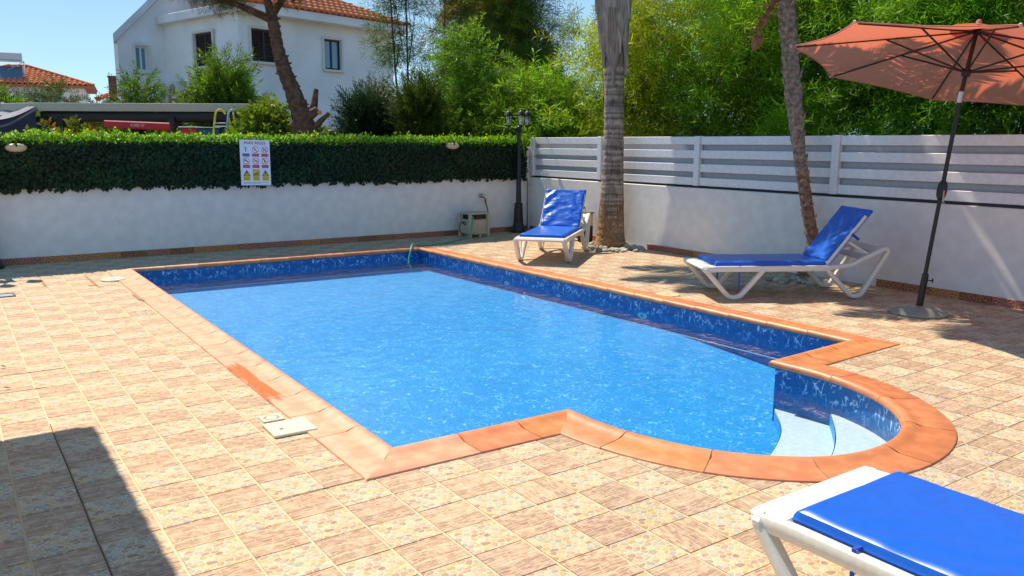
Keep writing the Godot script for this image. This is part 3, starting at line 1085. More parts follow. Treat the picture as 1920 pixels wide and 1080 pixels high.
# ------------------------------------------------------------------ buildings
func holed_wall(w: float, h: float, t: float, holes: Array, xf: Transform3D) -> ArrayMesh:
	# a wall of width w and height h in its own x/y plane, front at z = 0, holes as Rect2
	var b := MB.new()
	var xs := [0.0, w]
	var ys := [0.0, h]
	for r in holes:
		xs.append_array([r.position.x, r.end.x])
		ys.append_array([r.position.y, r.end.y])
	xs.sort(); ys.sort()
	for i in xs.size() - 1:
		for j in ys.size() - 1:
			if xs[i + 1] - xs[i] < 1e-4 or ys[j + 1] - ys[j] < 1e-4: continue
			var c := Vector2((xs[i] + xs[i + 1]) / 2.0, (ys[j] + ys[j + 1]) / 2.0)
			var open := false
			for r in holes:
				if r.has_point(c): open = true
			if open: continue
			b.quad(xf * Vector3(xs[i], ys[j], 0), xf * Vector3(xs[i + 1], ys[j], 0), xf * Vector3(xs[i + 1], ys[j + 1], 0), xf * Vector3(xs[i], ys[j + 1], 0))
			b.quad(xf * Vector3(xs[i + 1], ys[j], -t), xf * Vector3(xs[i], ys[j], -t), xf * Vector3(xs[i], ys[j + 1], -t), xf * Vector3(xs[i + 1], ys[j + 1], -t))
	for r in holes:
		var x0: float = r.position.x
		var x1: float = r.end.x
		var y0: float = r.position.y
		var y1: float = r.end.y
		b.quad(xf * Vector3(x0, y0, 0), xf * Vector3(x0, y0, -t), xf * Vector3(x0, y1, -t), xf * Vector3(x0, y1, 0))
		b.quad(xf * Vector3(x1, y0, -t), xf * Vector3(x1, y0, 0), xf * Vector3(x1, y1, 0), xf * Vector3(x1, y1, -t))
		b.quad(xf * Vector3(x0, y0, 0), xf * Vector3(x1, y0, 0), xf * Vector3(x1, y0, -t), xf * Vector3(x0, y0, -t))
		b.quad(xf * Vector3(x0, y1, -t), xf * Vector3(x1, y1, -t), xf * Vector3(x1, y1, 0), xf * Vector3(x0, y1, 0))
	b.quad(xf * Vector3(0, h, 0), xf * Vector3(w, h, 0), xf * Vector3(w, h, -t), xf * Vector3(0, h, -t))
	b.quad(xf * Vector3(0, 0, -t), xf * Vector3(0, 0, 0), xf * Vector3(0, h, 0), xf * Vector3(0, h, -t))
	b.quad(xf * Vector3(w, 0, 0), xf * Vector3(w, 0, -t), xf * Vector3(w, h, -t), xf * Vector3(w, h, 0))
	return b.mesh()

func window(parent: Node, xf: Transform3D, r: Rect2, style: String):
	# parts: window (frame) > pane or shutter slats, sill
	var fr := MB.new()
	var x0 := r.position.x
	var y0 := r.position.y
	var w := r.size.x
	var h := r.size.y
	var d := -0.10
	var t := 0.06
	for k in [[x0 + t / 2, y0 + h / 2, t, h], [x0 + w - t / 2, y0 + h / 2, t, h], [x0 + w / 2, y0 + h / 2, t * 1.1, h - 2 * t], [x0 + w / 2, y0 + t / 2, w - 2 * t, t], [x0 + w / 2, y0 + h - t / 2, w - 2 * t, t]]:
		fr.box(xf * Transform3D(Basis(), Vector3(k[0], k[1], d)), Vector3(k[2], k[3], 0.05), 0.004)
	var fm: Material = M.dark_frame if style != "white" else M.white_paint
	var o := obj("window", fr.mesh(), fm, parent)
	if style == "shutter":
		var n := int(h / 0.075)
		for side in 2:
			for i in n:
				var sl := MB.new()
				var y := y0 + t + (i + 0.5) * (h - 2 * t) / n
				sl.box(xf * Transform3D(Basis(Vector3(1, 0, 0), 0.6), Vector3(x0 + w * (0.27 + 0.46 * side), y, d)), Vector3(w * 0.46 - t, 0.07, 0.012))
				obj("shutter_slat", sl.mesh(), M.shutter, o)
	else:
		for side in 2:
			var p := MB.new()
			p.box(xf * Transform3D(Basis(), Vector3(x0 + w * (0.27 + 0.46 * side), y0 + h / 2, d - 0.005)), Vector3(w * 0.46 - t, h - 2 * t, 0.012))
			obj("pane", p.mesh(), M.pane, o)
	var s := MB.new()
	s.box(xf * Transform3D(Basis(), Vector3(x0 + w / 2, y0 - 0.04, 0.03)), Vector3(w + 0.16, 0.075, 0.12), 0.008)
	for k in [[x0 - 0.045, y0 + h / 2 + 0.03, 0.085, h + 0.06], [x0 + w + 0.045, y0 + h / 2 + 0.03, 0.085, h + 0.06]]:
		s.box(xf * Transform3D(Basis(), Vector3(k[0], k[1], 0.012)), Vector3(k[2], k[3], 0.05), 0.006)
	s.box(xf * Transform3D(Basis(), Vector3(x0 + w / 2, y0 + h + 0.045, 0.012)), Vector3(w + 0.0, 0.085, 0.05), 0.006)
	obj("window_surround", s.mesh(), mat(L(0.74, 0.70, 0.62), 0.8), parent)

func tiled_slope(e0: Vector3, e1: Vector3, r1: Vector3, r0: Vector3, tw: float, course: float) -> ArrayMesh:
	# barrel tiles from the eave e0-e1 up to the ridge r0-r1 (which may be a point)
	var b := MB.new()
	var along := (e1 - e0).normalized()
	var wid := (e1 - e0).length()
	var upv := r0 - e0
	upv -= along * upv.dot(along)
	var hgt := upv.length()
	upv = upv.normalized()
	var nrm := along.cross(upv).normalized()
	if nrm.y < 0: nrm = -nrm
	var a0 := (r0 - e0).dot(along)
	var a1 := (r1 - e0).dot(along)
	var cols := int(wid / tw)
	var seg := 6
	var rows := int(ceil(hgt / course))
	for c in cols:
		for rr in rows:
			var v0 := rr * course
			var v1 := minf((rr + 1) * course, hgt)
			b.smooth()
			for s in seg:
				var ua := (c + float(s) / seg) * wid / cols
				var ub := (c + float(s + 1) / seg) * wid / cols
				var mx := func(u: float) -> float:
					var m := hgt
					if u < a0: m = minf(m, hgt * u / maxf(a0, 1e-4))
					if u > a1: m = minf(m, hgt * (wid - u) / maxf(wid - a1, 1e-4))
					return m
				var ma: float = mx.call(ua)
				var mb: float = mx.call(ub)
				if ma < v0 and mb < v0: continue
				var wa := absf(sin(PI * float(s) / seg)) * tw * 0.30
				var wb := absf(sin(PI * float(s + 1) / seg)) * tw * 0.30
				var lift := 0.035
				var p := func(u: float, v: float, w: float, low: bool, m: float) -> Vector3:
					v = clampf(v, 0, m)
					return e0 + along * u + upv * v + nrm * (w + (lift if low else 0.0))
				b.quad(p.call(ua, v0, wa, true, ma), p.call(ub, v0, wb, true, mb), p.call(ub, v1 + 0.02, wb, false, mb), p.call(ua, v1 + 0.02, wa, false, ma))
				# the front lip of the course
				b.quad(p.call(ua, v0, wa - 0.05, true, ma), p.call(ub, v0, wb - 0.05, true, mb), p.call(ub, v0, wb, true, mb), p.call(ua, v0, wa, true, ma))
	return b.mesh()

func house():
	var K := Vector3(7.79, -0.05, -25.57)
	var uu := Vector3(0.963, 0, -0.268)
	var vv := Vector3(-0.268, 0, -0.963)
	var yaw := atan2(0.268, 0.963)
	var hs := thing("white_house", "large white two storey house with brown shutters and orange tiled roof", "house", K, yaw)
	# own axes: x along the front, -z into the depth
	var H := 5.50
	var LB := 4.39
	var W := 6.17
	var D := 9.0
	var holesC := [Rect2(0.42, 4.10, 0.98, 0.97), Rect2(3.14, 4.05, 0.70, 0.97), Rect2(3.14, 0.9, 0.70, 1.15)]
	var xfC := Transform3D()
	var o := obj("wall", holed_wall(W, H, 0.25, holesC, xfC), M.house, hs)
	window(hs, xfC, holesC[0], "shutter")
	window(hs, xfC, holesC[1], "plain")
	window(hs, xfC, holesC[2], "plain")
	# the side that runs back on the left (faces left)
	var xfB := Transform3D(Basis(Vector3.UP, -PI / 2.0), Vector3(-0.006, 0, -LB - 0.006))
	var holesB := [Rect2(LB - 2.54, 4.02, 1.10, 1.02)]
	obj("wall", holed_wall(LB, H, 0.25, holesB, xfB), M.house, hs)
	window(hs, xfB, holesB[0], "shutter")
	# back wing with its gable
	var wx := -1.58
	var wing_w := 5.2
	var xfA := Transform3D(Basis(), Vector3(wx, 0, -LB))
	var holesA := [Rect2(0.56, 3.93, 0.42, 0.80)]
	obj("wall", holed_wall(-wx, 4.95, 0.25, holesA, xfA), M.house, hs)
	window(hs, xfA, holesA[0], "white")
	var g := MB.new()
	var apex := wx + wing_w / 2.0
	var pitch := 0.97
	var ay := 4.95 + wing_w / 2.0 * pitch
	g.quad(Vector3(wx, 4.95, -LB), Vector3(wx + wing_w, 4.95, -LB), Vector3(apex, ay, -LB), Vector3(apex, ay, -LB))
	var sk := Vector3(4.7, 0, -D)
	g.quad(Vector3(wx, -0.05, -LB) + sk, Vector3(wx, -0.05, -LB), Vector3(wx, 4.95, -LB), Vector3(wx, 4.95, -LB) + sk)
	g.quad(Vector3(W, -0.05, -0.25), Vector3(W, -0.05, -D), Vector3(W, H, -D), Vector3(W, H, -0.25))
	g.quad(Vector3(W, -0.05, -D), Vector3(wx + 2.2, -0.05, -D), Vector3(wx + 2.2, H, -D), Vector3(W, H, -D))
	obj("wall", g.mesh(), M.house, hs)
	# verge and roof of the wing
	var rf := MB.new()
	var ex := wx - 0.22
	var ey := 4.95 - 0.22 * pitch
	for k in 2:
		var s := 1.0 if k == 0 else -1.0
		var x0 := ex if k == 0 else 2.0 * apex - ex
		var a := Vector3(x0, ey, -LB + 0.22)
		var c := Vector3(apex, ay, -LB + 0.22)
		var up := Vector3(0, 0.26, 0)
		var back := sk
		if k == 0:
			rf.quad(a, c, c + up, a + up)
			rf.quad(a + up, c + up, c + up + back, a + up + back)
			rf.quad(a + back, c + back, c, a)
			rf.quad(a + back, a, a + up, a + up + back)
		else:
			rf.quad(c, a, a + up, c + up)
			rf.quad(c + up, a + up, a + up + back, c + up + back)
	var wing := obj("roof", rf.mesh(), mat(L(0.78, 0.78, 0.78), 0.8, tex.coarse, 0.3, true), hs)
	# main roof: fascia and barrel tiles rising from the front eave
	rf = MB.new()
	rf.box(T(W / 2.0 + 0.1, 5.60, 0.20), Vector3(W + 0.5, 0.26, 0.5), 0.01)
	rf.box(T(-0.10, 5.60, -LB / 2.0), Vector3(0.30, 0.26, LB - 0.15), 0.01)
	rf.box(T(W + 0.2, 5.60, -D / 2.0 - 0.1), Vector3(0.30, 0.26, D - 0.4), 0.01)
	obj("eave", rf.mesh(), M.house, hs)
	var slope := tan(deg_to_rad(24.0))
	var dep := 3.6
	var roof := obj("roof", tiled_slope(Vector3(-0.30, 5.735, 0.52), Vector3(W + 0.42, 5.735, 0.52), Vector3(W + 0.42 - dep, 5.735 + dep * slope, 0.52 - dep), Vector3(-0.30 + dep * 0.55, 5.735 + dep * slope, 0.52 - dep), 0.235, 0.38), M.roof_tile, hs)
	var right := obj("roof", tiled_slope(Vector3(W + 0.42, 5.735, 0.52), Vector3(W + 0.42, 5.735, -D), Vector3(W + 0.42 - dep, 5.735 + dep * slope, -D), Vector3(W + 0.42 - dep, 5.735 + dep * slope, 0.52 - dep), 0.235, 0.38), M.roof_tile, hs)
	# two air-conditioning units low on the left side, a drain pipe
	for k in 2:
		var b := MB.new()
		b.box(T(-0.19, 3.22 + 0.1 * k, -4.05 + 0.62 * k), Vector3(0.3, 0.55, 0.55), 0.02)
		var ac := obj("air_conditioner", b.mesh(), mat(L(0.62, 0.60, 0.55), 0.6), hs)
		b = MB.new()
		for i in 4:
			b.lathe([Vector2(0.04 + 0.045 * i, 0), Vector2(0.05 + 0.045 * i, 0.012), Vector2(0.06 + 0.045 * i, 0)], 16, Transform3D(Basis(Vector3(0, 0, 1), PI / 2.0), Vector3(-0.342, 3.22 + 0.1 * k, -4.05 + 0.62 * k)))
		obj("fan_grille", b.mesh(), M.black, ac)
	var pipe := MB.new()
	pipe.tube([Vector3(-0.05, 3.9, -1.28), Vector3(-0.05, 5.1, -1.28)], [0.022], 8)
	obj("drain_pipe", pipe.mesh(), mat(L(0.45, 0.45, 0.5), 0.6), hs)
	# small antenna and chimney top on the roof
	var an := MB.new()
	an.tube([Vector3(4.3, 6.4, -1.6), Vector3(4.3, 7.6, -1.6)], [0.015], 6)
	for i in 5:
		an.tube([Vector3(4.05, 7.0 + 0.12 * i, -1.6), Vector3(4.55, 7.0 + 0.12 * i, -1.6)], [0.008], 5)
	obj("antenna", an.mesh(), M.metal, hs)

func far_house():
	var c := Vector3(8.30, -0.05, -59.3)
	var ux := Vector3(-0.83, 0, -0.56)  # along the front, to the left
	var yaw := atan2(0.56, 0.83) + PI
	var h := thing("hip_roof_house", "distant white house with orange hipped roof at the left edge", "house", Vector3(8.16, -0.05, -59.3), -0.17)
	# own axes: +x to the right along the front, front faces +z; right corner at the origin
	var W := 7.0
	var D := 6.0
	var xf := Transform3D(Basis(), Vector3(-W, 0, 0))
	var holes := [Rect2(W - 3.36, 3.4, 2.0, 1.22)]
	obj("wall", holed_wall(W, 5.05, 0.2, holes, xf), M.house, h)
	var pan := MB.new()
	pan.box(T(-2.85, 4.01, -0.1), Vector3(0.97, 1.2, 0.03))
	obj("pane", pan.mesh(), mat(L(0.16, 0.24, 0.30), 0.1), h)
	pan = MB.new()
	pan.box(T(-1.86, 4.01, -0.07), Vector3(0.98, 1.2, 0.03))
	obj("pane", pan.mesh(), mat(L(0.30, 0.40, 0.42), 0.1), h)
	var g := MB.new()
	g.quad(Vector3(0, 0, 0), Vector3(0, 0, -D), Vector3(0, 5.05, -D), Vector3(0, 5.05, 0))
	g.quad(Vector3(0, 0, -D), Vector3(-W, 0, -D), Vector3(-W, 5.05, -D), Vector3(0, 5.05, -D))
	g.quad(Vector3(-W, 0, -D), Vector3(-W, 0, 0), Vector3(-W, 5.05, 0), Vector3(-W, 5.05, -D))
	obj("wall", g.mesh(), M.house, h)
	var e := 0.55
	var y := 5.12
	var rise := 1.25
	var a := Vector3(-W - e, y, e)
	var b := Vector3(e, y, e)
	var c2 := Vector3(e, y, -D - e)
	var d := Vector3(-W - e, y, -D - e)
	var r0 := Vector3(-W + 2.7, y + rise, -D / 2.0)
	var r1 := Vector3(-3.3, y + rise, -D / 2.0)
	var rm := mat(L(0.80, 0.215, 0.07), 0.8, tex.coarse, 0.9, true)
	obj("roof", tiled_slope(a, b, r1, r0, 0.30, 0.42), rm, h)
	obj("roof", tiled_slope(b, c2, r1, r1, 0.30, 0.42), rm, h)
	obj("roof", tiled_slope(c2, d, r0, r1, 0.5, 0.6), rm, h)
	obj("roof", tiled_slope(d, a, r0, r0, 0.5, 0.6), rm, h)
	g = MB.new()
	g.box(T(-W / 2.0, y - 0.08, -D / 2.0), Vector3(W + 2 * e, 0.14, D + 2 * e))
	for rr in [[b, r1], [a, r0], [c2, r1], [r0, r1]]:
		g.tube([rr[0] + Vector3(0, 0.05, 0), rr[1] + Vector3(0, 0.10, 0)], [0.10], 8)
	obj("roof_ridge", g.mesh(), mat(L(0.50, 0.16, 0.07), 0.8), h)
	var sp := MB.new()
	sp.lathe([Vector2(0.0, 0), Vector2(0.12, 0.0), Vector2(0.12, 0.12), Vector2(0, 0.14)], 10, T(-2.0, 4.75, 0.05))
	obj("wall_light", sp.mesh(), M.black, h)
	# solar water heater on the roof
	var s := thing("solar_water_heater", "white roof tank with solar panels on the distant hipped house", "water heater", Vector3(4.35, 5.85, -61.0), -0.12)
	var t := MB.new()
	t.box(T(0, 0.95, 0), Vector3(1.35, 0.5, 0.55), 0.06)
	obj("tank", t.mesh(), mat(L(0.62, 0.66, 0.66), 0.5), s)
	t = MB.new()
	for x in [-0.75, 0.75]:
		for z in [-0.3, 0.3]:
			t.tube([Vector3(x, -0.9, z), Vector3(x, 0.68, z)], [0.03], 6)
	t.tube([Vector3(-0.75, 0.62, 0.32), Vector3(0.75, 0.62, 0.32)], [0.03], 6)
	t.tube([Vector3(-0.75, -0.3, 0.32), Vector3(0.75, 0.62, 0.32)], [0.02], 6)
	obj("stand", t.mesh(), M.metal, s)
	t = MB.new()
	t.box(Transform3D(Basis(Vector3(1, 0, 0), -0.75), Vector3(0.0, -0.1, 0.45)), Vector3(1.3, 1.2, 0.07), 0.01)
	var panel := mat(L(0.10, 0.14, 0.19), 0.15)
	obj("solar_panel", t.mesh(), panel, s)

func small_house():
	var h := thing("tiled_cottage", "far low house with orange roof and brown chimney beside the white house", "house", Vector3(8.6, -0.05, -50.6), -0.17)
	var b := MB.new()
	b.box(T(1.2, 1.95, -2.0), Vector3(4.0, 3.9, 4.0))
	obj("wall", b.mesh(), M.house, h)
	var rm := mat(L(0.74, 0.21, 0.08), 0.8, tex.coarse, 0.9, true)
	obj("roof", tiled_slope(Vector3(-1.15, 3.95, 0.35), Vector3(3.5, 3.95, 0.35), Vector3(2.2, 4.75, -2.0), Vector3(0.6, 4.75, -2.0), 0.3, 0.4), rm, h)
	obj("roof", tiled_slope(Vector3(-1.15, 3.95, -4.4), Vector3(-1.15, 3.95, 0.35), Vector3(0.6, 4.75, -2.0), Vector3(0.6, 4.75, -2.0), 0.3, 0.4), rm, h)
	b = MB.new()
	b.box(T(-0.2, 4.55, -0.6), Vector3(0.46, 1.3, 0.46), 0.02)
	b.box(T(-0.2, 5.22, -0.6), Vector3(0.54, 0.07, 0.54), 0.01)
	obj("chimney", b.mesh(), mat(L(0.20, 0.06, 0.04), 0.8), h)

func carport():
	# flat-roofed shelter behind the hedge: cream fascia over black posts
	var A := Vector3(1.90, 2.33, -20.45)
	var B := Vector3(4.265, 2.33, -18.85)
	var C := Vector3(5.89, 2.33, -17.70)
	var c := thing("carport", "flat roofed shelter with cream fascia and black posts behind the hedge", "shelter", Vector3.ZERO)
	var back := Vector3(-0.55, 0, -0.83) * 3.6
	var bk2 := Vector3(-0.6, 0, -0.8) * 3.6
	var fas := mat(L(0.52, 0.47, 0.35), 0.7, tex.fine, 0.8, true)
	var b := MB.new()
	for e in [[A, B], [B, C], [A + back, A]]:
		var mid2: Vector3 = (e[0] + e[1]) / 2.0
		var dv: Vector3 = e[1] - e[0]
		b.box(Transform3D(Basis(Vector3.UP, atan2(-dv.z, dv.x)), mid2), Vector3(dv.length() + 0.03, 0.17, 0.06), 0.006)
	obj("fascia", b.mesh(), fas, c)
	b = MB.new()
	b.prism(PackedVector2Array([Vector2(A.x, A.z), Vector2(B.x, B.z), Vector2(C.x, C.z), Vector2(C.x + back.x, C.z + back.z), Vector2(A.x + back.x, A.z + back.z)]), 2.31, 2.40, null, true)
	obj("roof", b.mesh(), mat(L(0.55, 0.52, 0.46), 0.8), c)
	b = MB.new()
	b.sweep([A + Vector3(0.05, -0.20, -0.06), B + Vector3(0.0, -0.20, -0.06), C + Vector3(-0.05, -0.20, -0.06)], round_sect(0.08, 0.22, 8), Vector3.UP)  # near-black beam made deep to stand for the shade under the roof
	obj("beam", b.mesh(), M.dark_wood, c)
	for p in [A + Vector3(0.10, 0, -0.05), A + Vector3(0.42, 0, 0.10), B + Vector3(0.02, 0, -0.12), C + Vector3(-0.2, 0, 0.05), A + back + Vector3(0.2, 0, 0), B + back + Vector3(0.5, 0, 0.0), C + back]:
		b = MB.new()
		b.box(T(p.x, 1.04, p.z, 0.6), Vector3(0.25, 2.18, 0.25), 0.01)
		obj("post", b.mesh(), M.dark_wood, c)
	# dark panel hanging at the back on the left
	b = MB.new()
	var q := A.lerp(B, 0.28) + back * 0.45
	b.box(T(q.x, 1.8, q.z, 0.6), Vector3(1.3, 0.7, 0.04), 0.01)
	obj("dark_screen", b.mesh(), mat(L(0.012, 0.014, 0.028), 0.6), c)
	# red sign board below the roof
	var s := thing("red_sign_board", "long red board with faint white lettering under the shelter roof", "sign", Vector3(3.40, 1.93, -18.15), -0.62)
	b = MB.new()
	b.box(Transform3D(Basis(Vector3(0, 0, 1), -0.035), Vector3(0, 0.0, 0)), Vector3(1.35, 0.155, 0.05), 0.02)
	obj("board", b.mesh(), mat(L(0.48, 0.012, 0.018), 0.5), s)
	var tm := TextMesh.new()
	tm.text = "0.000 TV"
	tm.font_size = 16
	tm.pixel_size = 0.0045
	tm.depth = 0.002
	var f := SystemFont.new()
	f.font_names = PackedStringArray(["Droid Sans"])
	f.font_weight = 700
	tm.font = f
	var to := obj("lettering", tm, mat(L(0.62, 0.42, 0.42), 0.6), s)
	to.position = Vector3(0.02, 0.0, 0.0265)
	to.rotation.z = -0.035
	s = thing("red_crate", "red box lid standing right of the shelter post", "crate", Vector3(4.30, 1.80, -17.75), -0.62)
	b = MB.new()
	b.box(T(0.05, -0.1, 0), Vector3(0.36, 0.38, 0.3), 0.02)
	obj("body", b.mesh(), mat(L(0.45, 0.012, 0.018), 0.5), s)
	b = MB.new()
	b.box(T(0.05, 0.10, 0), Vector3(0.40, 0.025, 0.34), 0.006)
	obj("lid", b.mesh(), mat(L(0.40, 0.40, 0.42), 0.5), s)
	s = thing("blue_crate", "dark blue box between the red crate and the ladder", "crate", Vector3(4.62, 1.78, -17.5), -0.62)
	b = MB.new()
	b.box(T(0.05, -0.08, 0), Vector3(0.46, 0.36, 0.3), 0.02)
	obj("body", b.mesh(), mat(L(0.012, 0.06, 0.11), 0.5), s)
	b = MB.new()
	b.box(T(0.05, 0.112, 0), Vector3(0.50, 0.022, 0.34), 0.006)
	obj("lid", b.mesh(), mat(L(0.16, 0.22, 0.28), 0.5), s)
	s = thing("green_bin", "dull green bin behind the yellow ladder", "bin", Vector3(5.12, 1.76, -17.4), -0.6)
	b = MB.new()
	b.box(T(0, -0.25, 0), Vector3(0.62, 0.76, 0.5), 0.05)
	obj("body", b.mesh(), mat(L(0.05, 0.085, 0.055), 0.6), s)
	b = MB.new()
	b.box(T(0, 0.15, 0), Vector3(0.66, 0.05, 0.54), 0.02)
	obj("lid", b.mesh(), mat(L(0.045, 0.075, 0.05), 0.6), s)
	# yellow ladder
	s = thing("yellow_ladder", "folding ladder with yellow rails in front of the shelter", "ladder", Vector3(4.60, -0.05, -16.65), -0.55)
	var yel := mat(L(0.70, 0.60, 0.03), 0.4)
	for sx in [-0.05, 0.20]:
		b = MB.new()
		b.sweep(bend([Vector3(sx - 0.32, 0.0, 0.05), Vector3(sx + 0.0, 2.24, 0.0), Vector3(sx + 0.09, 2.30, -0.05), Vector3(sx + 0.16, 2.2, -0.1)], 0.08), round_sect(0.035, 0.05, 8), Vector3(0, 0, 1))
		obj("rail", b.mesh(), yel if sx < 0 else mat(L(0.45, 0.55, 0.62), 0.35), s)
	for sx in [0.18, 0.28]:
		b = MB.new()
		b.tube([Vector3(sx - 0.02, 2.22, -0.1), Vector3(sx + 0.10, 0.0, -0.75)], [0.018], 6)
		obj("back_leg", b.mesh(), yel, s)
	for i in 7:
		b = MB.new()
		var yy := 0.28 + i * 0.29
		var xo := -0.32 + 0.32 * yy / 2.24
		b.box(T(xo + 0.075, yy, 0.02), Vector3(0.25, 0.025, 0.08), 0.004)
		obj("tread", b.mesh(), mat(L(0.5, 0.55, 0.6), 0.35), s)
	# dark cloth canopies
	s = thing("navy_tarpaulin", "navy tarpaulin sloping down at the right end of the shelter", "tarpaulin", Vector3.ZERO)
	b = MB.new()
	var pa := C + Vector3(-0.55, -0.08, 0.05)
	var pb := C + Vector3(0.02, -0.12, -0.05)
	var pc := C + Vector3(0.55, -0.62, 0.20)
	b.grid(14, 10, func(u: float, v: float) -> Vector3:
		var top := pa.lerp(pb, u)
		var bot := (pa + Vector3(0.35, -0.75, 0.3)).lerp(pc + Vector3(0.1, -0.2, 0.1), u)
		var p := bot.lerp(top, v)
		return p + Vector3(0.3, 0, 0.6).normalized() * (0.05 * sin(u * 9.0 + v * 4.0) + 0.03 * sin(v * 11.0)))
	obj("cloth", b.mesh(), mat(L(0.010, 0.014, 0.05), 0.7), s)
	s = thing("dark_shade_cloth", "dark grey shade cloth sagging left of the shelter", "shade cloth", Vector3.ZERO)
	b = MB.new()
	var q0 := A + Vector3(-0.06, 0.0, 0.02)
	b.grid(20, 12, func(u: float, v: float) -> Vector3:
		var top := q0.lerp(q0 + Vector3(-1.1, -0.28, 0.0), u) + Vector3(0, -0.12 * sin(PI * u), 0)
		var bot := top + Vector3(-0.05, -0.85, 0.5)
		var p := bot.lerp(top, v)
		return p + Vector3(0.2, 0.1, 0.6) * 0.05 * sin(v * 16.0 + u * 3.0))
	var cl := obj("cloth", b.mesh(), mat(L(0.028, 0.024, 0.038), 0.8), s)
	b = MB.new()
	b.grid(20, 8, func(u: float, v: float) -> Vector3:
		var top := q0.lerp(q0 + Vector3(-1.1, -0.28, 0.0), u) + Vector3(0, -0.12 * sin(PI * u), 0)
		var bk := top + Vector3(-0.5, 0.12, -1.6)
		return top.lerp(bk, v) + Vector3(0, 0.03 * sin(v * 14.0), 0))
	obj("cloth_top", b.mesh(), mat(L(0.20, 0.19, 0.22), 0.8), s)

# ------------------------------------------------------------------ vegetation
func spray_mesh(n: int, length: float, leaf_l: float, leaf_w: float, droop: float, seed_: int, spread := 0.8, stem := true) -> ArrayMesh:
	# a twig along +y with leaves on all sides
	var rng := RandomNumberGenerator.new()
	rng.seed = seed_
	var b := MB.new()
	b.flat()
	var at := func(t: float) -> Vector3:
		return Vector3(0.06 * sin(t * 3.0) * length, t * length * (1.0 - 0.15 * droop * t), droop * length * t * t * 0.6)
	if stem:
		for i in 3:
			var p: Vector3 = at.call(i / 3.0)
			var q: Vector3 = at.call((i + 1) / 3.0)
			var w := Vector3(0.004, 0, 0)
			b.tri(p - w, p + w, q)
	for i in n:
		var t := (i + 0.6) / n
		var p: Vector3 = at.call(t)
		var a := i * 2.4 + rng.randf_range(-0.4, 0.4)
		var dir := Vector3(cos(a) * spread, rng.randf_range(0.35, 0.9), sin(a) * spread).normalized()
		var sd := dir.cross(Vector3(rng.randf_range(-1, 1), rng.randf_range(-0.3, 1), rng.randf_range(-1, 1))).normalized()
		var l := leaf_l * rng.randf_range(0.7, 1.25)
		var w2 := leaf_w * rng.randf_range(0.8, 1.2) * 0.5
		var m := p + dir * l * 0.5 + Vector3(0, -0.03 * l, 0)
		var e := p + dir * l + Vector3(0, -0.22 * l * droop, 0)
		b.tri(p, m + sd * w2, m - sd * w2)
		b.tri(m - sd * w2, m + sd * w2, e)
	return b.mesh()

func tree(called: String, label: String, category: String, base: Vector3, group: String, clumps: Array, spray: Mesh, lm: Material, per: int, color: Color, vary: float, rng: RandomNumberGenerator, trunk_r: float, trunk_pts: Array, limb_m: Material, droop := 0.3, crown_name := "crown", tips := Color(0, 0, 0, 0)) -> Node3D:
	# clumps: [centre (from the base), radius]; limbs run from the trunk to every clump
	var t := thing(called, label, category, base, 0.0, group)
	if trunk_pts.size() > 1:
		var b := MB.new()
		var rad := []
		for i in trunk_pts.size():
			rad.append(lerpf(trunk_r, trunk_r * 0.45, float(i) / (trunk_pts.size() - 1)))
		b.tube(trunk_pts, rad, 9)
		var top: Vector3 = trunk_pts[-1]
		var k := 0
		for c in clumps:
			k += 1
			if k % 2: continue
			var s: Vector3 = trunk_pts[rng.randi_range(trunk_pts.size() / 2, trunk_pts.size() - 1)]
			var e: Vector3 = c[0]
			b.tube([s, s.lerp(e, 0.5) + Vector3(0, -0.12, 0), e], [trunk_r * 0.32, trunk_r * 0.2, trunk_r * 0.06], 5)
		obj("trunk", b.mesh(), limb_m, t)
	var xfs := []
	var cols := []
	for c in clumps:
		var r: float = c[1]
		var n := int(per * r * r)
		var tone := rng.randf_range(1.0 - vary, 1.0 + vary)
		var warm := rng.randf_range(-0.12, 0.2)
		var sq: Vector3 = c[2] if c.size() > 2 else Vector3(1, 0.85, 1)
		for i in n:
			var d := Vector3(rng.randfn(), rng.randfn(), rng.randfn()).normalized()
			var rr := r * pow(rng.randf(), 0.45)
			var p: Vector3 = c[0] + d * rr * sq
			var dir := (d * Vector3(1, 0.7, 1) + Vector3(0, 0.35, 0) + Vector3(rng.randfn(), rng.randfn(), rng.randfn()) * 0.35).normalized()
			dir.y -= droop * rng.randf()
			dir = dir.normalized()
			var x := dir.cross(Vector3(rng.randfn(), rng.randfn() * 0.3, rng.randfn())).normalized()
			var z := x.cross(dir)
			# curl downwards
			if z.y > 0: z = -z; x = -x
			xfs.append(Transform3D(Basis(x, dir, z).scaled_local(Vector3.ONE * rng.randf_range(0.75, 1.3)), p))
			var k := tone * rng.randf_range(0.75, 1.25)
			var cc := Color(color.r * k * (1.0 + warm), color.g * k, color.b * k)
			if tips.a > 0 and rng.randf() < tips.a: cc = Color(tips.r * k, tips.g * k, tips.b * k)
			cols.append(cc)
	many(crown_name, spray, lm, xfs, cols, t)
	return t

func blob(rng: RandomNumberGenerator, n: int, c: Vector3, r: Vector3, r0: float, r1: float) -> Array:
	var out := []
	for i in n:
		var d := Vector3(rng.randfn(), rng.randfn(), rng.randfn()).normalized() * pow(rng.randf(), 0.4)
		out.append([c + d * r, rng.randf_range(r0, r1)])
	return out

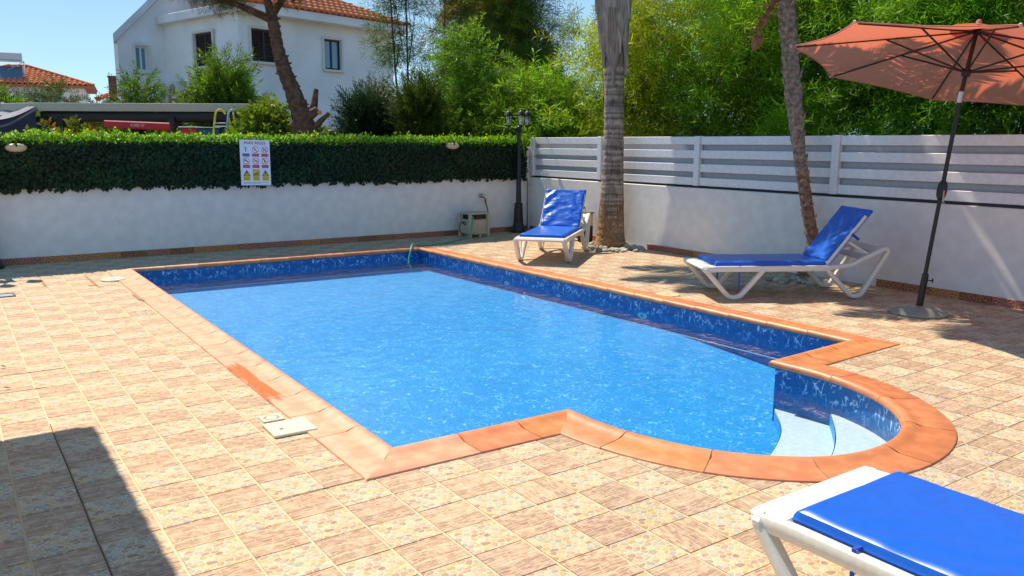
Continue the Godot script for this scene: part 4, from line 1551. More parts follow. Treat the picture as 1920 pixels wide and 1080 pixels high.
func trees():
	var rng := RandomNumberGenerator.new()
	rng.seed = 90
	var bark := mat(L(0.16, 0.11, 0.075), 0.9, tex.bark, 1.5, false, tex.bark, 1.0)
	M.bark = bark
	var lm := leaf_mat(0.5, 1.0)
	var feather := spray_mesh(24, 0.5, 0.165, 0.0175, 1.0, 1)
	var grp := "bright feathery trees behind the right fence"
	var spots := [
		[Vector3(10.6, -0.05, -13.9), 3.0, 1.5, "bright green feathery tree behind the corner lamp post"],
		[Vector3(11.4, -0.05, -12.0), 4.6, 1.7, "yellow green feathery tree just left of the thick palm trunk"],
		[Vector3(12.2, -0.05, -10.0), 5.2, 1.8, "bright green feathery tree just right of the thick palm trunk"],
		[Vector3(12.7, -0.05, -7.9), 5.2, 1.8, "tall bright green feathery tree midway between the two palms"],
		[Vector3(12.8, -0.05, -5.9), 5.0, 1.8, "deep green feathery tree behind the thin palm trunk"],
		[Vector3(15.2, -0.05, -11.6), 6.2, 2.2, "tall feathery tree in the second row behind the thick palm"],
		[Vector3(15.6, -0.05, -8.0), 6.4, 2.2, "tall feathery tree in the second row behind the thin palm"]]
	var i := 0
	for s in spots:
		i += 1
		var H: float = s[1]
		var R: float = s[2]
		var cl := blob(rng, 46, Vector3(0, H * 0.56, 0), Vector3(R, H * 0.48, R), 0.38, 0.72)
		var col := [Color(0.22, 0.37, 0.018), Color(0.34, 0.42, 0.02), Color(0.21, 0.38, 0.016), Color(0.17, 0.36, 0.014), Color(0.105, 0.27, 0.012), Color(0.16, 0.35, 0.016), Color(0.14, 0.32, 0.015)][i - 1] as Color
		tree("feathery_tree" if i == 1 else "feathery_tree_%03d" % (i - 1), s[3], "tree", s[0], grp, cl, feather, lm, 170, col, 0.45, rng, 0.13, [Vector3.ZERO, Vector3(0.06, H * 0.3, 0.05), Vector3(-0.05, H * 0.6, 0), Vector3(0.02, H * 0.92, 0.04)], bark, 0.5)
	# darker, olive trees behind the parasol
	var dark := spray_mesh(24, 0.5, 0.12, 0.016, 0.6, 2)
	var spots2 := [[Vector3(12.9, -0.05, -3.9), 4.6, 1.7, "dark olive tree behind the open parasol"], [Vector3(13.2, -0.05, -1.6), 5.2, 1.9, "dark olive tree at the right edge behind the fence"], [Vector3(16.2, -0.05, -4.4), 6.6, 2.3, "tall olive tree with yellowish tips rising above the parasol"], [Vector3(16.4, -0.05, -0.6), 6.4, 2.3, "tall dark tree at the far right above the parasol"]]
	i = 0
	for s in spots2:
		var H: float = s[1]
		var R: float = s[2]
		var cl := blob(rng, 42, Vector3(0, H * 0.55, 0), Vector3(R, H * 0.48, R), 0.4, 0.75)
		tree("olive_tree" if i == 0 else "olive_tree_%03d" % i, s[3], "tree", s[0], "dark olive trees behind the parasol", cl, dark, lm, 190, Color(0.075, 0.11, 0.012), 0.35, rng, 0.14, [Vector3.ZERO, Vector3(0.1, H * 0.3, 0.05), Vector3(-0.05, H * 0.9, 0)], bark, 0.4, "crown", Color(0.16, 0.14, 0.012, 0.16))
		i += 1
	# rounded light tree in the middle, behind the hedge end
	var bushy := spray_mesh(22, 0.34, 0.075, 0.02, 0.5, 3)
	var cl2 := blob(rng, 46, Vector3(0, 2.2, 0), Vector3(1.05, 1.55, 1.0), 0.32, 0.55)
	tree("bushy_tree", "rounded light green bushy tree left of the lamp post", "tree", Vector3(9.35, -0.05, -15.2), "", cl2, bushy, lm, 330, Color(0.15, 0.27, 0.022), 0.45, rng, 0.1, [Vector3.ZERO, Vector3(0.05, 1.2, 0), Vector3(0, 2.4, 0.05)], bark, 0.2)
	cl2 = blob(rng, 40, Vector3(0, 1.7, 0), Vector3(0.9, 1.1, 0.9), 0.32, 0.55)
	tree("bushy_tree_001", "low light green bush directly behind the lamp post lanterns", "tree", Vector3(10.0, -0.05, -14.4), "", cl2, bushy, lm, 330, Color(0.17, 0.28, 0.022), 0.35, rng, 0.08, [Vector3.ZERO, Vector3(0.05, 1.2, 0), Vector3(0, 2.0, 0.05)], bark, 0.2)
	# tall conifer with drooping brown-green foliage
	var needle := spray_mesh(26, 0.5, 0.24, 0.012, 1.2, 4, 0.45)
	var lm2 := leaf_mat(0.6, 0.7, Color(1.0, 0.9, 0.4))
	var cz := []
	for k in 64:
		var yy := rng.randf_range(2.5, 7.0)
		var a := rng.randf() * TAU
		var rr := lerpf(1.25, 0.7, (yy - 2.2) / 5.3) * sqrt(rng.randf())
		cz.append([Vector3(cos(a) * rr, yy - 0.22 * rr, sin(a) * rr), rng.randf_range(0.3, 0.55), Vector3(1.2, 0.55, 1.2)])
	tree("conifer_tree", "tall drooping conifer with rusty brown tips right of the thin saplings", "tree", Vector3(11.95, -0.05, -17.2), "", cz, needle, lm2, 420, Color(0.115, 0.185, 0.022), 0.35, rng, 0.11, [Vector3.ZERO, Vector3(0.06, 2.5, 0), Vector3(-0.05, 5.0, 0.1), Vector3(0, 7.8, 0)], bark, 0.9, "crown", Color(0.48, 0.30, 0.03, 0.11))
	cz = []
	for k in 13:
		var yy := rng.randf_range(4.3, 6.3)
		cz.append([Vector3(rng.randf_range(-0.4, 0.7), yy, rng.randf_range(-0.7, 0.7)), rng.randf_range(0.25, 0.42), Vector3(1.3, 0.5, 1.2)])
	tree("conifer_tree_001", "smaller rusty conifer leaning between the saplings and the tall conifer", "tree", Vector3(11.4, -0.05, -18.6), "", cz, needle, lm2, 420, Color(0.12, 0.14, 0.02), 0.3, rng, 0.06, [Vector3.ZERO, Vector3(0.2, 2.5, 0), Vector3(-0.1, 5.8, 0.1)], bark, 0.9, "crown", Color(0.44, 0.26, 0.03, 0.22))
	# thin saplings with tufts, sky showing between them
	var sap := [[Vector3(9.7, -0.05, -18.5), Vector3(-0.45, 0, 0), "thin sapling with drooping tufts against the right end of the house"], [Vector3(9.85, -0.05, -18.6), Vector3(-0.10, 0, 0), "second thin sapling standing close to the leaning one"], [Vector3(10.35, -0.05, -18.1), Vector3(0.25, 0, 0), "sparse bare sapling against the open sky"]]
	i = 0
	for s in sap:
		cz = []
		for k in (15 if i < 2 else 6):
			var yy := rng.randf_range(1.6, 6.0)
			var side := -1.0 if (k % 2 == 0) else 1.0
			var wide := lerpf(0.65, 0.35, (yy - 1.6) / 4.4)
			cz.append([s[1] * (yy / 6.0) + Vector3(side * wide * rng.randf_range(0.3, 1.0), yy, rng.randf_range(-0.3, 0.3)), rng.randf_range(0.15, 0.26), Vector3(1.25, 0.55, 1.1)])
		tree("sapling" if i == 0 else "sapling_%03d" % i, s[2], "tree", s[0], "thin saplings beside the white house", cz, needle, lm2, 430, Color(0.10, 0.165, 0.025), 0.3, rng, 0.036, [Vector3.ZERO, s[1] * 0.3 + Vector3(0, 1.6, 0), s[1] * 0.7 + Vector3(0, 3.4, 0), s[1] + Vector3(0, 6.0, 0)], bark, 1.0)
		i += 1
	# garden shrubs along the back of the hedge
	var upright := spray_mesh(26, 0.42, 0.06, 0.014, 0.0, 6, 0.35)
	var juni := func(base: Vector3, h: float, r: float, label: String, called: String, col: Color):
		var q := []
		for k in 34:
			var t := rng.randf()
			var a := rng.randf() * TAU
			var rr := r * (1.0 - 0.55 * t) * sqrt(rng.randf())
			q.append([Vector3(cos(a) * rr, 0.3 + t * (h - 0.45), sin(a) * rr), 0.22, Vector3(0.8, 1.3, 0.8)])
		tree(called, label, "shrub", base, "", q, upright, lm, 1150, col, 0.25, rng, 0.05, [Vector3.ZERO, Vector3(0, h * 0.5, 0)], bark, -0.9)
	juni.call(Vector3(6.85, -0.05, -15.1), 2.45, 0.34, "dark blue green pointed shrub left of the clipped conifer", "pointed_shrub", Color(0.016, 0.042, 0.022))
	juni.call(Vector3(7.15, -0.05, -15.0), 2.15, 0.28, "lower dark pointed shrub tucked beside the taller pointed one", "pointed_shrub_001", Color(0.016, 0.038, 0.018))
	juni.call(Vector3(7.85, -0.05, -14.5), 2.68, 0.44, "rounded upright green conifer shrub with brown centre", "rounded_conifer", Color(0.050, 0.085, 0.010))
	juni.call(Vector3(7.45, -0.05, -15.6), 2.5, 0.26, "yellowish thin shrub behind the rounded conifer", "thin_shrub", Color(0.085, 0.09, 0.012))
	var lance := spray_mesh(24, 0.42, 0.15, 0.026, 0.1, 7, 0.6)
	var q2 := blob(rng, 36, Vector3(0, 1.95, 0), Vector3(0.74, 1.4, 0.6), 0.28, 0.42)
	tree("oleander_bush", "tall bright oleander bush above the shelter roof before the white house", "bush", Vector3(5.95, -0.05, -20.6), "", q2, lance, lm, 420, Color(0.13, 0.23, 0.02), 0.3, rng, 0.06, [Vector3.ZERO, Vector3(0, 1.2, 0)], bark, -0.3)
	q2 = blob(rng, 24, Vector3(0, 1.55, 0), Vector3(0.9, 0.75, 0.5), 0.25, 0.38)
	tree("oleander_bush_001", "lower spreading oleander bush left of the tall oleander", "bush", Vector3(4.85, -0.05, -21.5), "", q2, lance, lm, 420, Color(0.11, 0.20, 0.02), 0.3, rng, 0.06, [Vector3.ZERO, Vector3(0, 1.2, 0)], bark, -0.3)
	q2 = []
	for k in 9:
		q2.append([Vector3(rng.randf_range(-0.18, 0.18), 1.2 + k * 0.22, rng.randf_range(-0.15, 0.15)), rng.randf_range(0.16, 0.24)])
	tree("oleander_bush_002", "thin upright oleander shoots at the left corner of the white house", "bush", Vector3(4.2, -0.05, -22.1), "", q2, lance, lm, 520, Color(0.085, 0.15, 0.018), 0.3, rng, 0.04, [Vector3.ZERO, Vector3(0, 1.2, 0)], bark, -0.3)
	var roundl := spray_mesh(16, 0.26, 0.085, 0.05, 0.2, 8, 0.7)
	q2 = blob(rng, 24, Vector3(0, 1.5, 0), Vector3(0.5, 0.75, 0.4), 0.2, 0.34)
	tree("citrus_bush", "yellow green broad leaved bush left of the pruned tree trunk", "bush", Vector3(5.35, -0.05, -15.9), "", q2, roundl, lm, 520, Color(0.15, 0.22, 0.016), 0.3, rng, 0.05, [Vector3.ZERO, Vector3(0, 1.2, 0)], bark, 0.0)
	q2 = blob(rng, 10, Vector3(0, 1.4, 0), Vector3(0.22, 0.6, 0.2), 0.14, 0.22)
	tree("citrus_bush_001", "small leafy shoot right of the pruned tree trunk", "bush", Vector3(6.15, -0.05, -15.4), "", q2, roundl, lm, 420, Color(0.11, 0.17, 0.016), 0.3, rng, 0.04, [Vector3.ZERO, Vector3(0, 1.2, 0)], bark, 0.0)
	q2 = blob(rng, 26, Vector3(0, 1.35, 0), Vector3(0.75, 0.45, 0.4), 0.16, 0.26)
	tree("flowering_bush", "low yellow green bush peeping over the hedge left of the red board", "bush", Vector3(1.85, -0.05, -15.6), "", q2, roundl, lm, 520, Color(0.17, 0.19, 0.016), 0.35, rng, 0.05, [Vector3.ZERO, Vector3(0, 1.2, 0)], bark, 0.0, "crown", Color(0.42, 0.20, 0.03, 0.06))
	q2 = blob(rng, 14, Vector3(0, 2.1, 0), Vector3(0.7, 0.6, 0.6), 0.24, 0.4)
	tree("leafy_bush", "bright green bush at the left edge below the distant house", "bush", Vector3(0.95, -0.05, -22.8), "", q2, lance, lm, 420, Color(0.12, 0.22, 0.016), 0.3, rng, 0.06, [Vector3.ZERO, Vector3(0, 1.8, 0)], bark, 0.0)
	for k in 3:
		q2 = blob(rng, 30, Vector3(0, 2.0, 0), Vector3(2.4, 0.9, 0.8), 0.35, 0.55)
		tree("backdrop_bush" if k == 0 else "backdrop_bush_%03d" % k, ["dull green bush seen under the shelter roof on the left", "dull green bush seen under the shelter roof in the middle", "olive bush below the far chimney"][k], "bush", [Vector3(2.6, -0.05, -24.5), Vector3(5.4, -0.05, -23.6), Vector3(6.9, -0.05, -40.0)][k], "", q2, bushy, lm, 240, Color(0.075, 0.10, 0.014), 0.35, rng, 0.06, [Vector3.ZERO, Vector3(0, 1.5, 0)], bark, 0.0)
	pruned_tree(rng, needle, lm2)

func pruned_tree(rng: RandomNumberGenerator, needle: Mesh, lm2: Material):
	var t := thing("pruned_tree", "lopped pine with sawn branch stubs in front of the white house", "tree", Vector3(5.85, -0.05, -15.15))
	var o := Vector3(5.85, -0.05, -15.15)
	var bm := mat(L(0.17, 0.085, 0.05), 0.95, tex.bark, 1.2, false, tex.bark, 1.0)
	var b := MB.new()
	var pts := [Vector3(5.86, -0.05, -15.1), Vector3(5.83, 1.0, -15.14), Vector3(5.79, 1.75, -15.19), Vector3(5.76, 2.15, -15.30), Vector3(5.66, 2.6, -15.45), Vector3(5.57, 2.95, -15.58), Vector3(5.51, 3.37, -15.71), Vector3(5.49, 3.75, -15.8), Vector3(5.46, 4.05, -15.87)]
	var path := []
	var rad := []
	var base_r := [0.26, 0.24, 0.23, 0.185, 0.15, 0.14, 0.115, 0.11, 0.10]
	for i in pts.size() - 1:
		for k in 6:
			var f := k / 6.0
			path.append(pts[i].lerp(pts[i + 1], f) - o)
			rad.append(lerpf(base_r[i], base_r[i + 1], f) * (1.0 + 0.10 * sin(i * 9.0 + k * 2.7)))
	b.tube(path, rad, 14)
	# knots where twigs were cut
	for i in 26:
		var k := rng.randi_range(10, path.size() - 1)
		var a := rng.randf() * TAU
		var d := Vector3(cos(a), rng.randf_range(-0.1, 0.5), sin(a)).normalized()
		b.tube([path[k] + d * rad[k] * 0.7, path[k] + d * (rad[k] + rng.randf_range(0.02, 0.06))], [rng.randf_range(0.025, 0.05), 0.015], 6)
	obj("trunk", b.mesh(), bm, t)
	for s in [[Vector3(5.80, 1.95, -15.2), Vector3(5.98, 2.30, -15.18), Vector3(6.04, 2.60, -15.2), 0.10, 0.045], [Vector3(5.84, 1.75, -15.15), Vector3(6.02, 1.98, -15.05), Vector3(6.20, 2.16, -15.0), 0.07, 0.04], [Vector3(5.79, 2.05, -15.2), Vector3(5.92, 2.15, -15.1), Vector3(6.0, 2.22, -15.05), 0.11, 0.07]]:
		b = MB.new()
		b.tube([s[0] - o, s[1] - o, s[2] - o], [s[3], (s[3] + s[4]) / 2.0, s[4]], 9)
		obj("branch_stub", b.mesh(), bm, t)
	b = MB.new()
	b.lathe([Vector2(0, 0), Vector2(0.045, 0.0), Vector2(0.03, 0.012), Vector2(0, 0.014)], 10, Transform3D(Basis(Vector3(1, 0, 0), PI / 2.0), Vector3(6.0, 2.16, -14.97) - o))
	obj("cut_face", b.mesh(), mat(L(0.55, 0.25, 0.09), 0.8), t)
	for s in [[Vector3(5.46, 4.0, -15.86), Vector3(5.35, 4.5, -15.9), Vector3(5.1, 5.4, -16.0)], [Vector3(5.46, 3.95, -15.86), Vector3(5.72, 4.35, -15.75), Vector3(6.2, 5.2, -15.6)], [Vector3(5.46, 3.9, -15.86), Vector3(4.9, 4.12, -16.0), Vector3(4.0, 4.35, -16.3)]]:
		b = MB.new()
		b.tube([s[0] - o, s[1] - o, s[2] - o], [0.085, 0.055, 0.025], 8)
		obj("limb", b.mesh(), bm, t)
	var xfs := []
	var cols := []
	var cl := []
	for k in 15:
		var f := k / 14.0
		cl.append([Vector3(lerpf(4.95, 3.95, f), lerpf(4.15, 4.33, f) + rng.randf_range(-0.05, 0.16), -16.1 + rng.randf_range(-0.25, 0.25)), 0.19])
	for k in 30:
		cl.append([Vector3(5.4 + rng.randf_range(-1.2, 1.2), 5.1 + rng.randf_range(-0.4, 0.9), -15.9 + rng.randf_range(-0.8, 0.8)), 0.35])
	for k in 6:
		cl.append([Vector3(5.75 + rng.randf_range(-0.1, 0.5), 4.35 + rng.randf_range(-0.1, 0.2), -15.75), 0.16])
	for c in cl:
		for i in int(900 * c[1] * c[1]) + 8:
			var d := Vector3(rng.randfn(), rng.randfn() * 0.6, rng.randfn()).normalized()
			var p: Vector3 = c[0] + d * c[1] * sqrt(rng.randf()) - o
			var dir := (d + Vector3(0, 0.2, 0)).normalized()
			var x := dir.cross(Vector3(rng.randfn(), rng.randfn(), rng.randfn())).normalized()
			xfs.append(Transform3D(Basis(x, dir, x.cross(dir)).scaled_local(Vector3.ONE * rng.randf_range(0.3, 0.5)), p))
			var k := rng.randf_range(0.6, 1.3)
			cols.append(Color(0.10 * k, 0.10 * k, 0.014 * k) if rng.randf() < 0.6 else Color(0.19 * k, 0.11 * k, 0.02 * k))
	many("crown", needle, lm2, xfs, cols, t)

# ------------------------------------------------------------------ palms
func frond_mesh(length: float, leafl: float, n: int, sag: float, seed_: int) -> ArrayMesh:
	# an arching feather leaf along +x, its base at the origin
	var rng := RandomNumberGenerator.new()
	rng.seed = seed_
	var b := MB.new()
	var at := func(t: float) -> Vector3:
		return Vector3(length * t * (1.0 - 0.12 * t), length * (0.55 * t - sag * t * t), 0)
	var path := []
	var rad := []
	for i in 13:
		path.append(at.call(i / 12.0))
		rad.append(lerpf(0.028, 0.004, i / 12.0))
	b.tube(path, rad, 6)
	b.flat()
	for i in n:
		var t := 0.14 + 0.86 * (i + rng.randf() * 0.5) / n
		var p: Vector3 = at.call(t)
		var tg: Vector3 = (at.call(t + 0.01) - p).normalized()
		var l := leafl * sin(PI * clampf(t * 0.92 + 0.06, 0, 1)) * rng.randf_range(0.85, 1.1)
		for s in [-1.0, 1.0]:
			var dir := (tg * 0.75 + Vector3(0, rng.randf_range(-0.1, 0.35), s * rng.randf_range(0.8, 1.1))).normalized()
			var w := tg * 0.027
			var m: Vector3 = p + dir * l * 0.55
			var e: Vector3 = p + dir * l + Vector3(0, -0.30 * l, 0)
			b.tri(p - w * 0.6, p + w * 0.6, m + w)
			b.tri(p - w * 0.6, m + w, m - w)
			b.tri(m - w, m + w, e)
	return b.mesh()

func palms():
	var rng := RandomNumberGenerator.new()
	rng.seed = 61
	# thick palm
	var o := Vector3(8.66, 0, -9.72)
	var p := thing("thick_palm", "thick ringed palm trunk standing behind the far sun lounger", "palm tree", o)
	var ring_m := mat(L(0.52, 0.40, 0.31), 0.95)
	ring_m.albedo_texture = ring_texture(5)
	var bm := mat(L(0.36, 0.285, 0.225), 0.95, tex.bark, 1.4, false, tex.bark, 0.7)
	var nz := FastNoiseLite.new()
	nz.seed = 7
	nz.frequency = 1.0
	var b := MB.new()
	var rad := func(y: float) -> float:
		var r := 0.150 + 0.035 * smoothstep(1.9, 0.4, y) + 0.075 * exp(-y / 0.2)
		if y > 2.4: r = lerpf(0.150, 0.235, smoothstep(2.4, 3.9, y))
		return r
	var cx := func(y: float) -> Vector3:
		return Vector3(-0.015 * y + 0.03 * sin(y * 0.9), y, 0.02 * sin(y * 0.8))
	var NY := 170
	b.grid(30, NY, func(u: float, v: float) -> Vector3:
		var y := v * 2.75
		var a := -u * TAU
		var ring := fmod(y / 0.115 + 0.35 * nz.get_noise_2d(cos(a) * 1.5, sin(a) * 1.5), 1.0)
		var r: float = rad.call(y)
		r *= 1.0 + 0.035 * (0.5 - ring) * smoothstep(0.05, 0.4, y) + 0.05 * nz.get_noise_3d(cos(a) * 2.5, y * 2.5, sin(a) * 2.5) + 0.03 * nz.get_noise_3d(cos(a) * 8.0, y * 1.5, sin(a) * 8.0)
		var c: Vector3 = cx.call(y)
		return c + Vector3(cos(a) * r, 0, -sin(a) * r * -1.0))
	var tr := obj("trunk", b.mesh(), ring_m, p)
	# brown older bark at the foot, set just outside
	b = MB.new()
	b.grid(30, 50, func(u: float, v: float) -> Vector3:
		var a := -u * TAU
		var y := v * (0.66 + 0.34 * nz.get_noise_2d(cos(a) * 3.0, sin(a) * 3.0))
		var r: float = rad.call(y) * (1.035 - 0.025 * v) + 0.012 * nz.get_noise_3d(cos(a) * 9.0, y * 6.0, sin(a) * 9.0)
		var ring := fmod(y / 0.10, 1.0)
		r += 0.010 * (0.5 - ring)
		var c: Vector3 = cx.call(y)
		return c + Vector3(cos(a) * r, 0, sin(a) * r))
	var root_m := mat(L(0.48, 0.285, 0.15), 0.95)
	root_m.albedo_texture = ring_texture(6)
	obj("root_bark", b.mesh(), root_m, p)
	# old leaf bases wrapped round the top
	var boot_m := []
	var fib := fiber_texture()
	for c in [L(0.58, 0.48, 0.41), L(0.44, 0.34, 0.275), L(0.66, 0.56, 0.48)]:
		var m := mat(c, 0.9)
		m.albedo_texture = fib
		boot_m.append(m)
	for k in 21:
		var a0 := k * 2.399
		var y0 := 2.34 + k * 0.10
		b = MB.new()
		var base: Vector3 = cx.call(y0)
		var ht := 1.15
		b.grid(10, 14, func(u: float, v: float) -> Vector3:
			var wide := lerpf(0.10, 0.95, smoothstep(0.0, 0.6, v)) * lerpf(1.0, 0.7, smoothstep(0.7, 1.0, v))
			var a := a0 - (u - 0.5) * wide * 2.0
			var y := y0 + v * ht
			var r: float = rad.call(y) + 0.012 + 0.0012 * k + 0.03 * smoothstep(0.5, 1.0, v) - 0.030 * pow(absf(u - 0.5) * 2.0, 2.0) + 0.03 * (1.0 - pow(absf(u - 0.5) * 2.0, 2.0)) * (1.0 - v)
			var c: Vector3 = cx.call(y)
			return c + Vector3(cos(a) * r, 0, sin(a) * r))
		obj("leaf_base", b.mesh(), boot_m[k % 3], p)
	var top: Vector3 = cx.call(4.5)
	b = MB.new()
	b.tube([cx.call(2.6), cx.call(3.6), cx.call(4.3), top + Vector3(0, 0.35, 0)], [0.15, 0.18, 0.19, 0.12], 14)
	obj("crown_shaft", b.mesh(), boot_m[1], p)
	var fr_m := leaf_mat(0.5, 0.7)
	fr_m.vertex_color_use_as_albedo = false
	fr_m.albedo_color = L(0.06, 0.11, 0.02)
	fr_m.backlight = L(0.10, 0.16, 0.02)
	var fm := [frond_mesh(2.6, 0.6, 56, 0.46, 1), frond_mesh(2.4, 0.55, 54, 0.38, 2), frond_mesh(2.5, 0.6, 54, 0.55, 3)]
	for k in 19:
		var f := obj("frond", fm[k % 3], fr_m, p)
		f.position = top + Vector3(0, 0.35, 0)
		f.rotation = Vector3(0, k * 2.399, [0.0, 0.2, 0.4, 0.65][k % 4])
		if k < 4:
			f.rotation = Vector3(0, [2.75, 3.15, 3.5, 2.3][k], [0.02, -0.08, 0.02, 0.1][k])
			f.scale = Vector3.ONE * 1.12
	# gravel of pale stones at the foot
	stones("gravel", "pale pebbles ringing the foot of the thick palm", Vector3(8.58, 0, -9.50), 0.52, 120, rng)
	# thin palm, leaning
	o = Vector3(8.46, 0, -5.98)
	var q := thing("thin_palm", "thin leaning palm trunk with shaggy bark behind the right sun lounger", "palm tree", o)
	var bm2 := mat(L(0.44, 0.295, 0.21), 0.95, tex.bark, 1.8, false, tex.bark, 0.7)
	var ptsT := [Vector3(8.46, 0, -5.98), Vector3(8.53, 0.25, -6.0), Vector3(8.60, 0.45, -6.0), Vector3(8.585, 0.80, -6.08), Vector3(8.56, 1.43, -6.22), Vector3(8.56, 1.9, -6.32), Vector3(8.575, 2.38, -6.42), Vector3(8.59, 2.8, -6.5), Vector3(8.61, 3.33, -6.6), Vector3(8.63, 4.1, -6.68)]
	var path := []
	var rr := []
	for i in ptsT.size() - 1:
		for k in 7:
			var f := k / 7.0
			path.append((ptsT[i] as Vector3).cubic_interpolate(ptsT[i + 1], ptsT[maxi(i - 1, 0)], ptsT[mini(i + 2, ptsT.size() - 1)], f) - o)
			var y: float = path[-1].y
			var rr0 := 0.070 if y < 1.2 else lerpf(0.070, 0.098, smoothstep(1.2, 2.4, y))
			if y < 0.3: rr0 += 0.10 * (0.3 - y)
			rr.append(rr0 * (1.0 + 0.05 * sin(i * 5.0 + k * 2.1)))
	b = MB.new()
	b.tube(path.slice(26), rr.slice(26), 16)
	obj("trunk", b.mesh(), bm2, q)
	b = MB.new()
	b.tube(path.slice(0, 27), rr.slice(0, 27), 16)
	obj("lower_trunk", b.mesh(), mat(L(0.38, 0.20, 0.105), 0.95, tex.bark, 1.8, false, tex.bark, 0.7), q)
	# shaggy leaf stubs
	b = MB.new()
	for i in 210:
		var k := int(pow(rng.randf(), 0.75) * (path.size() - 2))
		var a := i * 2.399
		var d := Vector3(cos(a), 0, sin(a))
		var c: Vector3 = path[k]
		var s := d.cross(Vector3.UP)
		var r: float = rr[k]
		var w := rng.randf_range(0.03, 0.05)
		var h := rng.randf_range(0.06, 0.12)
		if c.y < 1.3: h *= 0.6
		var out := rng.randf_range(0.010, 0.026)
		b.flat()
		var p0 := c + d * (r - 0.006) - s * w
		var p1 := c + d * (r - 0.006) + s * w
		var e := c + d * (r + out) + Vector3(0, h, 0) + s * rng.randf_range(-0.02, 0.02)
		var m := c + d * (r + out * 1.1) + Vector3(0, h * 0.3, 0)
		b.tri(p0, m, e); b.tri(m, p1, e); b.tri(p0, p1, m)
		b.tri(p1, p0, e)
	obj("leaf_stubs", b.mesh(), mat(L(0.48, 0.32, 0.22), 0.95, tex.bark, 1.6), q)
	var tp: Vector3 = path[-1]
	for k in 13:
		var f := obj("frond", fm[(k + 1) % 3], fr_m, q)
		f.position = tp
		f.rotation = Vector3(0, k * 2.399 + 0.6, [0.0, 0.2, 0.45, 0.7][k % 4])
		f.scale = Vector3.ONE * 0.85
		if k < 4:
			f.rotation = Vector3(0, [2.45, 2.85, 3.25, 2.1][k], [0.05, 0.0, 0.1, 0.1][k])
			f.scale = Vector3.ONE * 0.95
	# dead leaf hanging on the left
	var dm := mat(L(0.62, 0.30, 0.16), 0.8, tex.bark, 1.5)
	dm.backlight_enabled = true
	dm.backlight = L(0.95, 0.42, 0.2)
	b = MB.new()
	var hx := Vector3(0.8205, 0, 0.5716)
	var a0 := Vector3(8.56, 3.42, -6.55) - o
	b.grid(6, 12, func(u: float, v: float) -> Vector3:
		var t := 1.0 - v
		var c := a0 + hx * (-0.10 - 0.20 * t) + Vector3(0, -0.42 * t, 0)
		var w := 0.21 * (1.0 - 0.72 * t)
		return c + hx * (u - 0.5) * w + Vector3(0.3, 0.1, 0.8) * 0.05 * sin(u * 3.0 + t * 4.0))
	b.grid(5, 8, func(u: float, v: float) -> Vector3:
		var t := 1.0 - v
		var c := a0 + hx * (-0.32 - 0.05 * t) + Vector3(0, -0.50 - 0.20 * t, 0)
		var w := 0.13 * sin(PI * (0.25 + 0.7 * t))
		return c + hx * (u - 0.5) * w + Vector3(0.3, 0.1, 0.8) * 0.03 * sin(u * 3.0))
	b.flat()
	for i in 34:
		var t := rng.randf()
		var s := a0 + hx * (-0.10 - 0.24 * t) + Vector3(0, 0.12 - 0.62 * t, 0)
		var d := (hx * rng.randf_range(-1.2, 0.4) + Vector3(0, rng.randf_range(-0.9, 0.3), 0) + Vector3(0.2, 0, 0.5) * rng.randf_range(-0.6, 0.6)).normalized()
		var l := rng.randf_range(0.12, 0.32)
		var w := d.cross(Vector3(0.5, 0.2, -0.8)).normalized() * 0.007
		b.tri(s - w, s + w, s + d * l)
	obj("dead_frond", b.mesh(), dm, q)
	stones("gravel_001", "pale pebbles ringing the foot of the thin palm", Vector3(8.30, 0, -5.95), 0.34, 70, rng)

func ring_texture(seed_: int) -> ImageTexture:
	# leaf scars: irregular pale rings on fibrous bark
	var n := FastNoiseLite.new()
	n.seed = seed_
	n.frequency = 1.0
	n.fractal_octaves = 3
	var w := 192
	var h := 640
	var im := Image.create(w, h, false, Image.FORMAT_RGB8)
	for y in h:
		for x in w:
			var a := TAU * x / w
			var c := cos(a)
			var s := sin(a)
			var v := float(y) / h
			var q := v * 24.0 + 1.2 * n.get_noise_1d(v * 9.0) + 0.16 * n.get_noise_3d(c * 0.9, v * 6.0, s * 0.9)
			var f := absf(fposmod(q, 1.0) - 0.5) * 2.0
			var k := 0.76 + 0.2 * n.get_noise_3d(c * 7.0, v * 14.0, s * 7.0) + 0.14 * n.get_noise_3d(c * 2.0, v * 9.0, s * 2.0)
			var ring := smoothstep(0.72, 0.92, f) * clampf(0.8 + n.get_noise_3d(c * 3.0, v * 30.0, s * 3.0) * 1.5, 0, 1)
			k += 0.22 * ring - 0.24 * smoothstep(0.35, 0.0, f)
			im.set_pixel(x, y, Color(clampf(k, 0, 1), clampf(k * 0.985, 0, 1), clampf(k * 0.965, 0, 1)))
	return ImageTexture.create_from_image(im)

func fiber_texture() -> ImageTexture:
	var n := FastNoiseLite.new()
	n.seed = 44
	n.frequency = 1.0
	n.fractal_octaves = 4
	var im := Image.create(128, 256, false, Image.FORMAT_RGB8)
	for y in 256:
		for x in 128:
			var u := x / 128.0
			var v := y / 256.0
			var k := 0.82 + 0.22 * n.get_noise_2d(u * 16.0, v * 2.2) + 0.14 * n.get_noise_2d(u * 3.0, v * 4.0 + 7.0)
			var e := minf(u, 1.0 - u)
			k *= lerpf(0.38, 1.0, smoothstep(0.0, 0.14, e))  # side edges darkened in the colour for the shaded gaps between leaf bases
			im.set_pixel(x, y, Color(clampf(k, 0, 1), clampf(k * 0.98, 0, 1), clampf(k * 0.95, 0, 1)))
	return ImageTexture.create_from_image(im)

